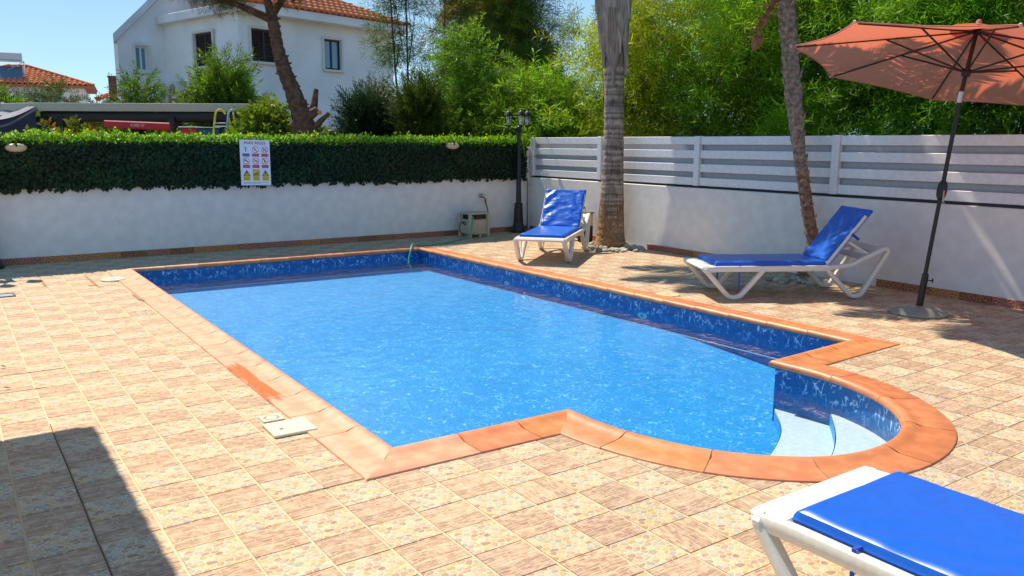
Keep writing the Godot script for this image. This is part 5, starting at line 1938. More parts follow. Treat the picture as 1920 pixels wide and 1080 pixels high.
func stones(called: String, label: String, c: Vector3, r: float, n: int, rng: RandomNumberGenerator):
	var b := MB.new()
	var nz := FastNoiseLite.new()
	nz.seed = 3
	nz.frequency = 1.2
	b.grid(10, 7, func(u: float, v: float) -> Vector3:
		var a := -u * TAU
		var e := (v - 0.5) * PI
		var d := Vector3(cos(a) * cos(e), sin(e), sin(a) * cos(e))
		return d * (1.0 + 0.3 * nz.get_noise_3d(d.x, d.y, d.z)))
	var xfs := []
	var cols := []
	for i in n:
		var a := rng.randf() * TAU
		var rr := r * sqrt(rng.randf_range(0.06, 1.0))
		var s := rng.randf_range(0.022, 0.048)
		var p := c + Vector3(cos(a) * rr, s * 0.45, sin(a) * rr)
		if p.x > right_x(p.z) - 0.06: continue
		xfs.append(Transform3D(Basis.from_euler(Vector3(rng.randf_range(-0.4, 0.4), rng.randf() * TAU, rng.randf_range(-0.4, 0.4))).scaled_local(Vector3(s * 1.3, s * 0.75, s)), p))
		var k := rng.randf_range(0.5, 1.1)
		cols.append(Color(0.52 * k, 0.47 * k, 0.36 * k))
	var m := mat(Color.WHITE, 0.8, tex.fine, 8.0)
	m.vertex_color_use_as_albedo = true
	var o := many(called, b.mesh(), m, xfs, cols, self)
	tag(o, label, "pebbles", "", "stuff")

# ------------------------------------------------------------------ loungers
func mattress(l: float, w: float, t: float, wrinkle: float, seed_: int) -> ArrayMesh:
	# a thin padded cushion: x along, z across, top at y = 0
	var nz := FastNoiseLite.new()
	nz.seed = seed_
	nz.frequency = 1.0
	var b := MB.new()
	var top := func(u: float, v: float) -> Vector3:
		var x := u * l
		var z := (v - 0.5) * w
		var e := minf(minf(u, 1.0 - u) * l, minf(v, 1.0 - v) * w)
		var y := -0.010 * pow(1.0 - clampf(e / 0.014, 0, 1), 2.0)
		var fold := sin((x * 0.75 + z * 0.7 * signf(z)) * 34.0 + 3.0 * nz.get_noise_2d(x * 3.0, z * 3.0)) * exp(-pow((absf(z) - w * 0.36) / 0.16, 2.0))
		y += wrinkle * (0.006 * fold + 0.008 * nz.get_noise_2d(x * 6.0, z * 2.5)) * clampf(e / 0.03, 0, 1)
		y += 0.003 * nz.get_noise_2d(x * 2.5 + 9.0, z * 2.5)
		return Vector3(x, y, z)
	b.grid(60, 40, func(u: float, v: float) -> Vector3: return top.call(u, 1.0 - v))
	# sides with a welded seam half way down
	b.smooth()
	var ring := []
	for i in 60: ring.append(top.call(i / 60.0, 0.0))
	for i in 40: ring.append(top.call(1.0, i / 40.0))
	for i in 60: ring.append(top.call(1.0 - i / 60.0, 1.0))
	for i in 40: ring.append(top.call(0.0, 1.0 - i / 40.0))
	var c := Vector3(l / 2.0, 0, 0)
	var lev := [[0.0, 0.0], [0.007, -0.014], [0.009, -0.026], [0.014, -0.028], [0.009, -0.031], [0.006, -t]]
	for k in lev.size() - 1:
		for i in ring.size():
			var j := (i + 1) % ring.size()
			var f := func(q: Vector3, g: Array) -> Vector3:
				var d := Vector3(signf(q.x - c.x) if (q.x < 0.001 or q.x > l - 0.001) else 0.0, 0, signf(q.z) if absf(q.z) > w / 2 - 0.001 else 0.0)
				return Vector3(q.x, minf(q.y, -0.010) + g[1] if k > 0 or g[1] < 0 else q.y, q.z) + d * float(g[0])
			var a0: Vector3 = f.call(ring[i], lev[k])
			var a1: Vector3 = f.call(ring[j], lev[k])
			var b0: Vector3 = f.call(ring[i], lev[k + 1])
			var b1: Vector3 = f.call(ring[j], lev[k + 1])
			b.quad(b1, b0, a0, a1)
	b.flat()
	b.quad(Vector3(0, -t - 0.012, -w / 2), Vector3(l, -t - 0.012, -w / 2), Vector3(l, -t - 0.012, w / 2), Vector3(0, -t - 0.012, w / 2))
	return b.mesh()

func make_lounger(called: String, label: String, at: Vector3, yaw: float, back: float, wrinkle: float, strap_side: float) -> Node3D:
	# own axes: +x from the foot end to the head, z across
	var t := thing(called, label, "sun lounger", at, -yaw, "white plastic sun loungers with blue cushions")
	var W := 0.335
	var pm: Material = M.plastic
	var rail := round_sect(0.045, 0.062)
	var b := MB.new()
	for s in [-1.0, 1.0]:
		b.sweep(bend([Vector3(-0.13, 0.315, s * W), Vector3(0.0, 0.325, s * W), Vector3(1.22, 0.325, s * W)], 0.06), rail, Vector3.UP)
	# wide foot board, rounded
	b.box(T(-0.083, 0.334, 0), Vector3(0.165, 0.042, 2 * W + 0.03), 0.019)
	for s in [-1.0, 1.0]:
		b.box(T(-0.115, 0.318, s * (W - 0.005)), Vector3(0.085, 0.075, 0.075), 0.03)
	for i in 9:
		b.box(T(0.06 + i * 0.143, 0.322, 0), Vector3(0.115, 0.018, 2 * W - 0.03), 0.004)
	obj("frame", b.mesh(), pm, t)
	var leg := round_sect(0.048, 0.062)
	for s in [-1.0, 1.0]:
		b = MB.new()
		b.sweep(bend([Vector3(-0.115, 0.31, s * W), Vector3(0.135, 0.026, s * (W + 0.012)), Vector3(0.245, 0.026, s * (W + 0.012)), Vector3(0.50, 0.315, s * W)], 0.05), leg, Vector3(0, 0, 1))
		obj("leg", b.mesh(), pm, t)
		b = MB.new()
		b.sweep(bend([Vector3(1.18, 0.318, s * W), Vector3(1.46, 0.026, s * (W + 0.012)), Vector3(1.56, 0.026, s * (W + 0.012)), Vector3(1.845, 0.50, s * W), Vector3(1.81, 0.535, s * W), Vector3(1.44, 0.355, s * W), Vector3(1.18, 0.33, s * W)], 0.05), leg, Vector3(0, 0, 1))
		obj("leg", b.mesh(), pm, t)
	b = MB.new()
	b.box(Transform3D(Basis(Vector3(0, 0, 1), 0.35), Vector3(1.77, 0.505, 0)), Vector3(0.13, 0.022, 2 * W - 0.03), 0.006)
	b.box(Transform3D(Basis(Vector3(0, 0, 1), 0.35), Vector3(1.60, 0.435, 0)), Vector3(0.10, 0.018, 2 * W - 0.03), 0.006)
	obj("rear_cross_bar", b.mesh(), pm, t)
	# back rest frame
	var fold := Vector3(1.19, 0.345, 0)
	var bd := Vector3(cos(back), sin(back), 0)
	var bn := Vector3(-sin(back), cos(back), 0)
	b = MB.new()
	for s in [-1.0, 1.0]:
		b.sweep([fold + Vector3(0, 0, s * (W - 0.05)), fold + bd * 0.66 + Vector3(0, 0, s * (W - 0.05))], round_sect(0.05, 0.045), bn)
	for i in 5:
		var p := fold + bd * (0.06 + i * 0.145)
		b.box(Transform3D(Basis(bd, bn, Vector3(0, 0, 1)), p), Vector3(0.105, 0.018, 2 * W - 0.12), 0.004)
	# prop from the back rest down to the rear arm
	for s in [-1.0, 1.0]:
		b.sweep([fold + bd * 0.34 + Vector3(0, 0, s * (W - 0.06)), Vector3(1.66, 0.46, s * (W - 0.06))], round_sect(0.03, 0.03, 8), Vector3.UP)
	obj("backrest", b.mesh(), pm, t)
	var ms := obj("seat_cushion", mattress(1.185, 0.60, 0.045, wrinkle * 0.25, 5), M.vinyl, t)
	ms.position = Vector3(0, 0.398, 0)
	var mb := obj("back_cushion", mattress(0.69, 0.60, 0.045, wrinkle, 9), M.vinyl, t)
	mb.transform = Transform3D(Basis(bd, bn, Vector3(0, 0, 1)), Vector3(1.192, 0.398, 0))
	# blue straps
	for s in [-1.0, 1.0]:
		b = MB.new()
		b.box(T(0.24, 0.24, s * (0.312 + 0.03)), Vector3(0.016, 0.26, 0.004), 0.0015)
		b.box(T(0.24, 0.366, s * 0.323), Vector3(0.016, 0.004, 0.04), 0.001)
		obj("strap", b.mesh(), M.blue_strap, t)
	b = MB.new()
	var sp := fold + bd * 0.42 - bn * 0.04
	b.box(Transform3D(Basis(bd, bn, Vector3(0, 0, 1)), sp + bn * 0.03), Vector3(0.03, 0.004, 0.66), 0.001)
	b.box(Transform3D(Basis(bd, bn, Vector3(0, 0, 1)), sp + Vector3(0, 0, 0.33)), Vector3(0.03, 0.10, 0.004), 0.001)
	b.box(Transform3D(Basis(bd, bn, Vector3(0, 0, 1)), sp - Vector3(0, 0, 0.33)), Vector3(0.03, 0.10, 0.004), 0.001)
	obj("strap", b.mesh(), M.blue_strap, t)
	return t

func loungers():
	make_lounger("sun_lounger", "far sun lounger with wrinkled blue cushion facing the pool corner", Vector3(6.634, 0, -8.828), -0.705, 0.858, 1.1, 1.0)
	make_lounger("sun_lounger_001", "sun lounger with raised back seen from its side before the thin palm", Vector3(6.737, 0, -5.99), 0.524, 0.916, 0.6, 1.0)
	make_lounger("sun_lounger_002", "near sun lounger cut by the lower right corner of the view", Vector3(2.567, 0, -1.57), 1.571, 0.75, 1.2, 1.0)

# ------------------------------------------------------------------ parasol
func umbrella():
	var base := Vector3(7.668, 0, -4.129)
	var hub := Vector3(7.766, 2.644, -3.881) - base
	var t := thing("parasol", "open salmon parasol on a dark tilted pole with round grey base", "parasol", base)
	var ax := Vector3(0.199, 1.0, 0.054).normalized()
	var e := ax.cross(Vector3(0, 0, 1)).normalized()
	var g := e.cross(ax)
	var R := 1.533
	var dr := 0.376
	var rim := []
	for k in 8:
		var a := 0.115 + TAU * k / 8.0
		rim.append(hub - ax * dr + (e * cos(a) + g * sin(a)) * R)
	var cm := mat(L(0.72, 0.39, 0.285), 0.85, tex.fine, 2.0)
	cm.backlight_enabled = true
	cm.backlight = L(1.0, 0.43, 0.27)
	for k in 8:
		var A: Vector3 = rim[k]
		var B: Vector3 = rim[(k + 1) % 8]
		var b := MB.new()
		b.grid(12, 14, func(u: float, v: float) -> Vector3:
			var edge := A.lerp(B, u)
			var p := edge.lerp(hub, v)
			var sag := 0.05 * sin(PI * u) * (1.0 - v) * v * 2.2
			var inw := (hub - ax * dr - edge) * 0.05 * sin(PI * u) * pow(1.0 - v, 3.0)
			return p - ax * sag + inw)
		var pn := obj("canopy_panel", b.mesh(), cm, t)
		# hem
		b = MB.new()
		var hem := []
		for i in 9:
			var edge := A.lerp(B, i / 8.0)
			hem.append(edge + (hub - ax * dr - edge) * 0.05 * sin(PI * i / 8.0))
		b.tube(hem, [0.006], 5)
		obj("hem", b.mesh(), cm, pn)
	var run := hub - ax * 0.40
	for k in 8:
		var b := MB.new()
		var end: Vector3 = rim[k]
		b.tube([hub - ax * 0.035, end.lerp(hub, 0.03) - ax * 0.012], [0.0085, 0.0075], 6)
		obj("rib", b.mesh(), M.black, t)
		b = MB.new()
		b.tube([run, end.lerp(hub, 0.52) - ax * 0.02], [0.0085], 6)
		obj("strut", b.mesh(), M.black, t)
		b = MB.new()
		b.lathe([Vector2(0, 0), Vector2(0.012, 0.004), Vector2(0.014, 0.02), Vector2(0.0, 0.03)], 8, Transform3D(Basis(), end - Vector3(0, 0.012, 0)))
		obj("rib_tip", b.mesh(), mat(L(0.66, 0.46, 0.38), 0.7), t)
	# finial and vent cap
	var axb := Basis(e, ax, e.cross(ax))
	var b := MB.new()
	b.lathe([Vector2(0.24, -0.035), Vector2(0.14, -0.005), Vector2(0.03, 0.018), Vector2(0.022, 0.03), Vector2(0.025, 0.05), Vector2(0.012, 0.068), Vector2(0, 0.07)], 16, Transform3D(axb, hub + ax * 0.004), false)
	obj("vent_cap", b.mesh(), cm, t)
	b = MB.new()
	b.lathe([Vector2(0.0, -0.05), Vector2(0.034, -0.05), Vector2(0.034, 0.0), Vector2(0, 0.0)], 12, Transform3D(axb, hub - ax * 0.01))
	b.lathe([Vector2(0.0, -0.035), Vector2(0.036, -0.035), Vector2(0.04, 0.0), Vector2(0.036, 0.03), Vector2(0, 0.03)], 12, Transform3D(axb, run))
	obj("runner", b.mesh(), M.black, t)
	# pole: lower and upper tube, tilt joint, crank
	var tilt := hub - ax * 0.62
	b = MB.new()
	b.tube([hub - ax * 0.02, tilt], [0.019], 12)
	b.tube([tilt + Vector3(0, 0.0, 0), Vector3(0.0, 0.04, 0.0)], [0.019], 12)
	obj("pole", b.mesh(), M.black, t)
	var pd := tilt.normalized()
	var pb := Basis(Vector3(1, 0, 0).cross(pd).cross(pd).normalized() * -1.0, pd, Vector3.ZERO)
	pb.z = pb.x.cross(pb.y)
	b = MB.new()
	b.lathe([Vector2(0.021, -0.05), Vector2(0.023, -0.045), Vector2(0.023, 0.045), Vector2(0.021, 0.05)], 12, Transform3D(pb, tilt))
	obj("tilt_joint", b.mesh(), M.metal, t)
	var cr := pd * 1.20
	b = MB.new()
	b.lathe([Vector2(0.0, -0.09), Vector2(0.024, -0.088), Vector2(0.042, -0.05), Vector2(0.046, 0.0), Vector2(0.042, 0.05), Vector2(0.024, 0.088), Vector2(0, 0.09)], 14, Transform3D(pb, cr), false)
	var ch := obj("crank_housing", b.mesh(), M.black, t)
	b = MB.new()
	var sx := Vector3(-0.66, 0, 0.62)
	b.tube([cr + sx * 0.05, cr + sx * 0.075, cr + sx * 0.08 + Vector3(-0.005, -0.10, 0.0), cr + sx * 0.12 + Vector3(-0.005, -0.115, 0)], [0.009], 8)
	obj("crank_handle", b.mesh(), M.metal, ch)
	b = MB.new()
	b.lathe([Vector2(0.027, 0.03), Vector2(0.031, 0.035), Vector2(0.031, 0.38), Vector2(0.027, 0.40), Vector2(0.02, 0.40)], 14, Transform3D(pb, Vector3.ZERO))
	obj("base_tube", b.mesh(), M.black, t)
	b = MB.new()
	b.tube([pd * 0.33 + Vector3(0.02, 0, 0.0), pd * 0.33 + Vector3(0.075, 0, 0.04)], [0.006], 6)
	b.box(Transform3D(Basis(), pd * 0.33 + Vector3(0.075, 0, 0.04)), Vector3(0.012, 0.045, 0.012), 0.003)
	obj("thumb_screw", b.mesh(), M.black, t)
	b = MB.new()
	b.lathe([Vector2(0.0, 0.0), Vector2(0.262, 0.002), Vector2(0.27, 0.012), Vector2(0.262, 0.024), Vector2(0.22, 0.047), Vector2(0.15, 0.068), Vector2(0.06, 0.082), Vector2(0.0, 0.083)], 40, Transform3D(), false)
	obj("base", b.mesh(), mat(L(0.30, 0.285, 0.22), 0.45, tex.coarse, 2.5), t)

# ------------------------------------------------------------------ lamp posts
func lamp_post(called: String, label: String, at: Vector3, turn: float):
	var t := thing(called, label, "lamp post", at, turn, "black three lantern lamp posts against the hedge wall")
	var b := MB.new()
	b.lathe([Vector2(0.0, 0), Vector2(0.145, 0.0), Vector2(0.145, 0.035), Vector2(0.125, 0.06), Vector2(0.115, 0.10), Vector2(0.085, 0.19), Vector2(0.072, 0.46), Vector2(0.078, 0.48), Vector2(0.078, 0.52), Vector2(0.05, 0.55), Vector2(0.042, 1.0), Vector2(0.034, 1.80), Vector2(0.045, 1.82), Vector2(0.05, 1.86), Vector2(0.032, 1.90), Vector2(0.0, 1.94)], 18)
	for k in 10:
		var a := TAU * k / 10.0
		b.tube([Vector3(cos(a) * 0.084, 0.19, sin(a) * 0.084), Vector3(cos(a) * 0.073, 0.46, sin(a) * 0.073)], [0.008], 5)
	obj("post", b.mesh(), M.black, t)
	for k in 3:
		var a := TAU * k / 3.0
		var d := Vector3(cos(a), 0, sin(a))
		var c := d * 0.20 + Vector3(0, 1.90, 0)
		b = MB.new()
		b.tube(bend([Vector3(0, 1.82, 0), d * 0.10 + Vector3(0, 1.80, 0), d * 0.20 + Vector3(0, 1.82, 0), c], 0.05), [0.013], 7)
		obj("arm", b.mesh(), M.black, t)
		b = MB.new()
		var xf := Transform3D(Basis(), c)
		b.lathe([Vector2(0.0, 0.0), Vector2(0.035, 0.0), Vector2(0.048, 0.025), Vector2(0.055, 0.03), Vector2(0.0, 0.034)], 12, xf)
		b.lathe([Vector2(0.0, 0.188), Vector2(0.088, 0.19), Vector2(0.088, 0.20), Vector2(0.075, 0.225), Vector2(0.055, 0.26), Vector2(0.026, 0.275), Vector2(0.014, 0.285), Vector2(0.016, 0.30), Vector2(0.0, 0.315)], 12, xf)
		for i in 6:
			var q := TAU * i / 6.0
			b.tube([c + Vector3(cos(q) * 0.052, 0.03, sin(q) * 0.052), c + Vector3(cos(q) * 0.076, 0.19, sin(q) * 0.076)], [0.005], 5)
		var ln := obj("lantern", b.mesh(), M.black, t)
		for i in 6:
			var q := TAU * i / 6.0
			var q2 := TAU * (i + 1) / 6.0
			b = MB.new()
			b.quad(c + Vector3(cos(q2) * 0.050, 0.034, sin(q2) * 0.050), c + Vector3(cos(q) * 0.050, 0.034, sin(q) * 0.050), c + Vector3(cos(q) * 0.074, 0.186, sin(q) * 0.074), c + Vector3(cos(q2) * 0.074, 0.186, sin(q2) * 0.074))
			obj("pane", b.mesh(), M.glass, ln)
		b = MB.new()
		b.lathe([Vector2(0, 0.035), Vector2(0.014, 0.04), Vector2(0.014, 0.07), Vector2(0.028, 0.10), Vector2(0.026, 0.13), Vector2(0, 0.145)], 10, xf, false)
		obj("bulb", b.mesh(), mat(L(0.75, 0.75, 0.72), 0.3), ln)

func lamps():
	lamp_post("lamp_post", "black three lantern lamp post in the far corner before the hedge", Vector3(8.66, 0, -12.24), -4.10)
	lamp_post("lamp_post_001", "black lamp post cut by the left edge of the view", Vector3(0.45, 0, -12.24), -4.10)
	# oval bulkhead lights on the hedge
	var k := 0
	for x in [0.855, 7.335]:
		var y := 1.52 if k == 0 else 1.56
		var t := thing("wall_light" if k == 0 else "wall_light_001", ["cream oval wall light on the hedge at the left edge", "cream oval wall light on the hedge left of the lamp post"][k], "wall light", Vector3(x, y, WALL_Z + 0.11), 0.0, "cream oval lights on the hedge")
		var b := MB.new()
		b.lathe([Vector2(0, -0.03), Vector2(0.078, -0.03), Vector2(0.08, 0.0), Vector2(0.074, 0.03), Vector2(0.05, 0.055), Vector2(0, 0.062)], 24, Transform3D(Basis(Vector3(1, 0, 0), PI / 2.0) * Basis.from_scale(Vector3(1.55, 1, 0.72)), Vector3.ZERO), false)
		obj("lens", b.mesh(), mat(L(0.62, 0.48, 0.26), 0.4), t)
		b = MB.new()
		b.box(T(0, 0.035, 0.045), Vector3(0.022, 0.06, 0.03), 0.004)
		b.box(T(0, -0.07, 0.0), Vector3(0.09, 0.02, 0.05), 0.004)
		obj("bracket", b.mesh(), M.black, t)
		k += 1

# ------------------------------------------------------------------ the rest
func sign_texture() -> ImageTexture:
	var w := 240
	var h := 360
	var im := Image.create(w, h, false, Image.FORMAT_RGB8)
	im.fill(Color(0.92, 0.92, 0.95))
	var disc := func(cx: float, cy: float, r0: float, r1: float, c: Color):
		for y in range(int(cy - r1) - 1, int(cy + r1) + 2):
			for x in range(int(cx - r1) - 1, int(cx + r1) + 2):
				var d := Vector2(x - cx, y - cy).length()
				if d <= r1 and d >= r0: im.set_pixel(x, y, c)
	var stroke := func(a: Vector2, b: Vector2, t: float, c: Color):
		var n := int((b - a).length() * 2.0) + 1
		for i in n + 1:
			var p := a.lerp(b, float(i) / n)
			im.fill_rect(Rect2i(int(p.x - t / 2), int(p.y - t / 2), maxi(int(t), 1), maxi(int(t), 1)), c)
	var red := Color(0.80, 0.05, 0.12)
	var dark := Color(0.1, 0.1, 0.12)
	var blue := Color(0.13, 0.22, 0.55)
	var yel := Color(0.93, 0.78, 0.05)
	for r in 2:
		for c in 3:
			var cx := 46.0 + c * 76.0
			var cy := 76.0 + r * 90.0
			if r == 0 and c == 0:
				# a shower over a standing figure
				disc.call(cx, cy - 12, 0, 5, dark)
				stroke.call(Vector2(cx, cy - 6), Vector2(cx, cy + 14), 6, dark)
				stroke.call(Vector2(cx - 14, cy - 22), Vector2(cx - 6, cy - 18), 3, blue)
				for k in 3: stroke.call(Vector2(cx - 14 + 4 * k, cy - 14), Vector2(cx - 18 + 4 * k, cy + 4), 1.5, Color(0.4, 0.7, 0.8))
			else:
				disc.call(cx, cy, 0, 26, Color(0.96, 0.96, 0.97))
				match (r * 3 + c):
					1:
						disc.call(cx - 4, cy - 10, 0, 4, dark)
						stroke.call(Vector2(cx - 4, cy - 4), Vector2(cx + 8, cy + 12), 4, dark)
						stroke.call(Vector2(cx - 12, cy + 6), Vector2(cx - 2, cy + 4), 3, dark)
					2:
						for q in 2:
							disc.call(cx - 7 + 14 * q, cy - 8, 0, 4, dark)
							stroke.call(Vector2(cx - 7 + 14 * q, cy - 2), Vector2(cx - 7 + 14 * q, cy + 12), 5, dark)
					3:
						stroke.call(Vector2(cx - 14, cy), Vector2(cx + 12, cy + 4), 5, dark)
						disc.call(cx - 2, cy - 8, 0, 4, dark)
					4:
						stroke.call(Vector2(cx - 16, cy + 4), Vector2(cx + 16, cy + 4), 4, Color(0.6, 0.3, 0.45))
						stroke.call(Vector2(cx - 10, cy - 4), Vector2(cx + 12, cy - 4), 4, Color(0.6, 0.3, 0.45))
					5:
						stroke.call(Vector2(cx - 6, cy - 12), Vector2(cx - 2, cy + 12), 6, Color(0.55, 0.45, 0.15))
						stroke.call(Vector2(cx + 2, cy - 6), Vector2(cx + 10, cy + 8), 4, Color(0.75, 0.55, 0.1))
				disc.call(cx, cy, 22, 26, red)
				stroke.call(Vector2(cx - 17, cy - 17), Vector2(cx + 17, cy + 17), 4, red)
			var bc: Color = blue if r == 0 and c == 0 else red
			im.fill_rect(Rect2i(int(cx) - 28, int(cy) + 32, 56, 24), bc)
			for k in 2:
				for q in 6:
					im.fill_rect(Rect2i(int(cx) - 22 + q * 8, int(cy) + 38 + k * 8, 5, 3), Color(0.9, 0.75, 0.8))
	for c in 3:
		var cx := 46.0 + c * 76.0
		var y0 := 236
		if c == 1:
			im.fill_rect(Rect2i(int(cx) - 26, y0, 52, 52), Color(0.12, 0.1, 0.05))
			im.fill_rect(Rect2i(int(cx) - 23, y0 + 3, 46, 46), yel)
			for q in 4: im.fill_rect(Rect2i(int(cx) - 19 + q * 10, y0 + 32 - q * 5, 6, 12 + q * 5), Color(0.15, 0.12, 0.06))
		else:
			for y in 52:
				var hw := int(30.0 * y / 52.0)
				im.fill_rect(Rect2i(int(cx) - hw, y0 + y, hw * 2, 1), Color(0.12, 0.1, 0.05))
				var hi := int(30.0 * (y - 9) / 52.0)
				if y < 48 and hi > 0: im.fill_rect(Rect2i(int(cx) - hi + 2, y0 + y, hi * 2 - 4, 1), yel)
			im.fill_rect(Rect2i(int(cx) - 3, y0 + 20, 6, 16), Color(0.15, 0.1, 0.05))
			im.fill_rect(Rect2i(int(cx) - 3, y0 + 39, 6, 5), Color(0.15, 0.1, 0.05))
		im.fill_rect(Rect2i(int(cx) - 28, y0 + 54, 56, 34), yel)
		for k in 3:
			for q in 5:
				im.fill_rect(Rect2i(int(cx) - 22 + q * 9, y0 + 60 + k * 9, 6, 3), Color(0.35, 0.28, 0.04))
	for q in 20:
		im.fill_rect(Rect2i(20 + q * 10, 336, 7, 3), Color(0.5, 0.3, 0.5))
		if q < 14: im.fill_rect(Rect2i(20 + q * 10, 344, 7, 3), Color(0.4, 0.4, 0.7))
	return ImageTexture.create_from_image(im)

func small_things():
	var rng := RandomNumberGenerator.new()
	rng.seed = 101
	# the pool rules board
	var s := thing("pool_rules_sign", "white sign of pool rules with red and yellow pictograms on the hedge", "sign", Vector3(3.905, 1.305, WALL_Z + 0.135), 0.0)
	s.rotation = Vector3(-0.05, 0.02, -0.02)
	var b := MB.new()
	b.box(T(0, 0, 0), Vector3(0.45, 0.67, 0.005), 0.001)
	obj("board", b.mesh(), mat(L(0.80, 0.80, 0.84), 0.5), s)
	b = MB.new()
	b.quad(Vector3(-0.222, -0.332, 0.0045), Vector3(0.222, -0.332, 0.0045), Vector3(0.222, 0.332, 0.0045), Vector3(-0.222, 0.332, 0.0045), Vector2(0, 1), Vector2(1, 1), Vector2(1, 0), Vector2(0, 0))
	var pm := StandardMaterial3D.new()
	pm.albedo_texture = sign_texture()
	pm.roughness = 0.5
	obj("print", b.mesh(), pm, s)
	var tm := TextMesh.new()
	tm.text = "POOL RULES"
	tm.font_size = 16
	tm.pixel_size = 0.0034
	tm.depth = 0.0015
	var f := SystemFont.new()
	f.font_names = PackedStringArray(["Droid Sans"])
	f.font_weight = 700
	tm.font = f
	var to := obj("lettering", tm, mat(L(0.62, 0.03, 0.06), 0.5), s)
	to.position = Vector3(0, 0.288, 0.0058)
	# hose reel cabinet
	var c := thing("hose_cabinet", "beige slatted hose reel box standing against the left wall", "hose reel box", Vector3(7.60, 0, -12.08), 0.04)
	var bm := mat(L(0.50, 0.43, 0.31), 0.6, tex.fine, 2.0)
	b = MB.new()
	b.box(T(0, 0.185, -0.005), Vector3(0.37, 0.25, 0.30), 0.008)
	obj("body", b.mesh(), bm, c)
	b = MB.new()
	b.box(T(0, 0.413, -0.005), Vector3(0.44, 0.03, 0.38), 0.01)
	obj("lid", b.mesh(), bm, c)
	for x in [-0.19, 0.19]:
		for z in [-0.155, 0.155]:
			b = MB.new()
			b.box(T(x, 0.199, z), Vector3(0.05, 0.398, 0.05), 0.008)
			obj("leg", b.mesh(), bm, c)
	b = MB.new()
	b.box(T(0.02, 0.030, 0.155), Vector3(0.03, 0.06, 0.03), 0.004)
	b.box(T(0, 0.075, 0.150), Vector3(0.33, 0.03, 0.02), 0.004)
	obj("lower_rail", b.mesh(), bm, c)
	b = MB.new()
	b.box(T(0.02, 0.345, -0.02), Vector3(0.31, 0.09, 0.27), 0.004)
	obj("dark_opening", b.mesh(), M.black, c)
	b = MB.new()
	b.lathe([Vector2(0, -0.012), Vector2(0.022, -0.012), Vector2(0.026, 0.0), Vector2(0.022, 0.014), Vector2(0, 0.016)], 12, Transform3D(Basis(Vector3(1, 0, 0), PI / 2.0), Vector3(-0.03, 0.345, 0.125)))
	obj("hose_coil", b.mesh(), mat(L(0.10, 0.03, 0.02), 0.6), c)
	# crank with a black wheel on its left side
	b = MB.new()
	var wheel := []
	for i in 19:
		var a := -0.9 + 3.6 * i / 18.0
		wheel.append(Vector3(-0.235 - 0.09 * sin(a) , 0.17 + 0.10 * cos(a), 0.02))
	b.tube(wheel, [0.008], 6)
	b.tube([Vector3(-0.18, 0.22, 0.02), Vector3(-0.24, 0.24, 0.02), Vector3(-0.26, 0.28, 0.04)], [0.010], 6)
	obj("crank", b.mesh(), M.black, c)
	# the hose across the paving into the pool
	var hose := thing("garden_hose", "green garden hose running from the box into the pool corner", "hose", Vector3.ZERO)
	b = MB.new()
	var hp := [Vector3(7.46, 0.37, -11.90), Vector3(7.45, 0.30, -11.88), Vector3(7.40, 0.12, -11.86), Vector3(7.30, 0.035, -11.83), Vector3(7.05, 0.012, -11.72), Vector3(6.75, 0.012, -11.50), Vector3(6.42, 0.012, -11.38), Vector3(6.10, 0.025, -11.28), Vector3(5.94, 0.065, -11.18), Vector3(5.84, 0.07, -11.06), Vector3(5.76, 0.0, -10.96), Vector3(5.70, -0.10, -10.90), Vector3(5.66, -0.19, -10.85)]
	var path := []
	for i in hp.size() - 1:
		for k in 5:
			path.append((hp[i] as Vector3).cubic_interpolate(hp[i + 1], hp[maxi(i - 1, 0)], hp[mini(i + 2, hp.size() - 1)], k / 5.0))
	path.append(hp[-1])
	b.tube(path, [0.0125], 8)
	obj("tube", b.mesh(), mat(L(0.055, 0.36, 0.19), 0.35), hose)
	# tap on the wall with a hose hanging from it
	var tap := thing("wall_tap", "brass wall tap with a dark hose hanging beside the beige box", "tap", Vector3(7.95, 0.66, WALL_Z), 0.0)
	b = MB.new()
	b.tube([Vector3(0, 0, -0.02), Vector3(0, 0, 0.07), Vector3(0.03, 0.0, 0.11), Vector3(0.05, -0.05, 0.11)], [0.014], 8)
	obj("spout", b.mesh(), mat(L(0.20, 0.17, 0.12), 0.35), tap)
	b = MB.new()
	b.tube([Vector3(-0.05, 0.045, 0.06), Vector3(0.05, 0.045, 0.06)], [0.009], 6)
	b.tube([Vector3(0.0, 0.0, 0.06), Vector3(0.0, 0.05, 0.06)], [0.009], 6)
	obj("handle", b.mesh(), mat(L(0.16, 0.15, 0.14), 0.4), tap)
	b = MB.new()
	b.tube([Vector3(0.05, -0.03, 0.11), Vector3(0.058, -0.11, 0.115)], [0.017], 8)
	obj("connector", b.mesh(), mat(L(0.34, 0.02, 0.02), 0.5), tap)
	b = MB.new()
	b.tube([Vector3(0.058, -0.10, 0.115), Vector3(0.085, -0.2, 0.13), Vector3(0.09, -0.32, 0.16), Vector3(0.05, -0.40, 0.22), Vector3(-0.1, -0.42, 0.3)], [0.011], 7)
	obj("hose", b.mesh(), M.black, tap)
	# pipe down the corner of the two walls
	var pp := thing("corner_pipe", "thin grey pipe running down the corner between the two walls", "pipe", Vector3(8.98, 0, WALL_Z + 0.05))
	b = MB.new()
	b.tube([Vector3(0, 0.02, 0), Vector3(0, 0.93, 0)], [0.014], 8)
	obj("tube", b.mesh(), mat(L(0.22, 0.22, 0.23), 0.6), pp)
	# filter housing between the far lounger and the thick palm
	var fb := thing("filter_housing", "beige topped black container standing between far lounger and thick palm", "container", Vector3(8.74, 0, -10.43), 0.0)
	b = MB.new()
	b.lathe([Vector2(0, 0), Vector2(0.115, 0.0), Vector2(0.12, 0.27), Vector2(0, 0.27)], 20)
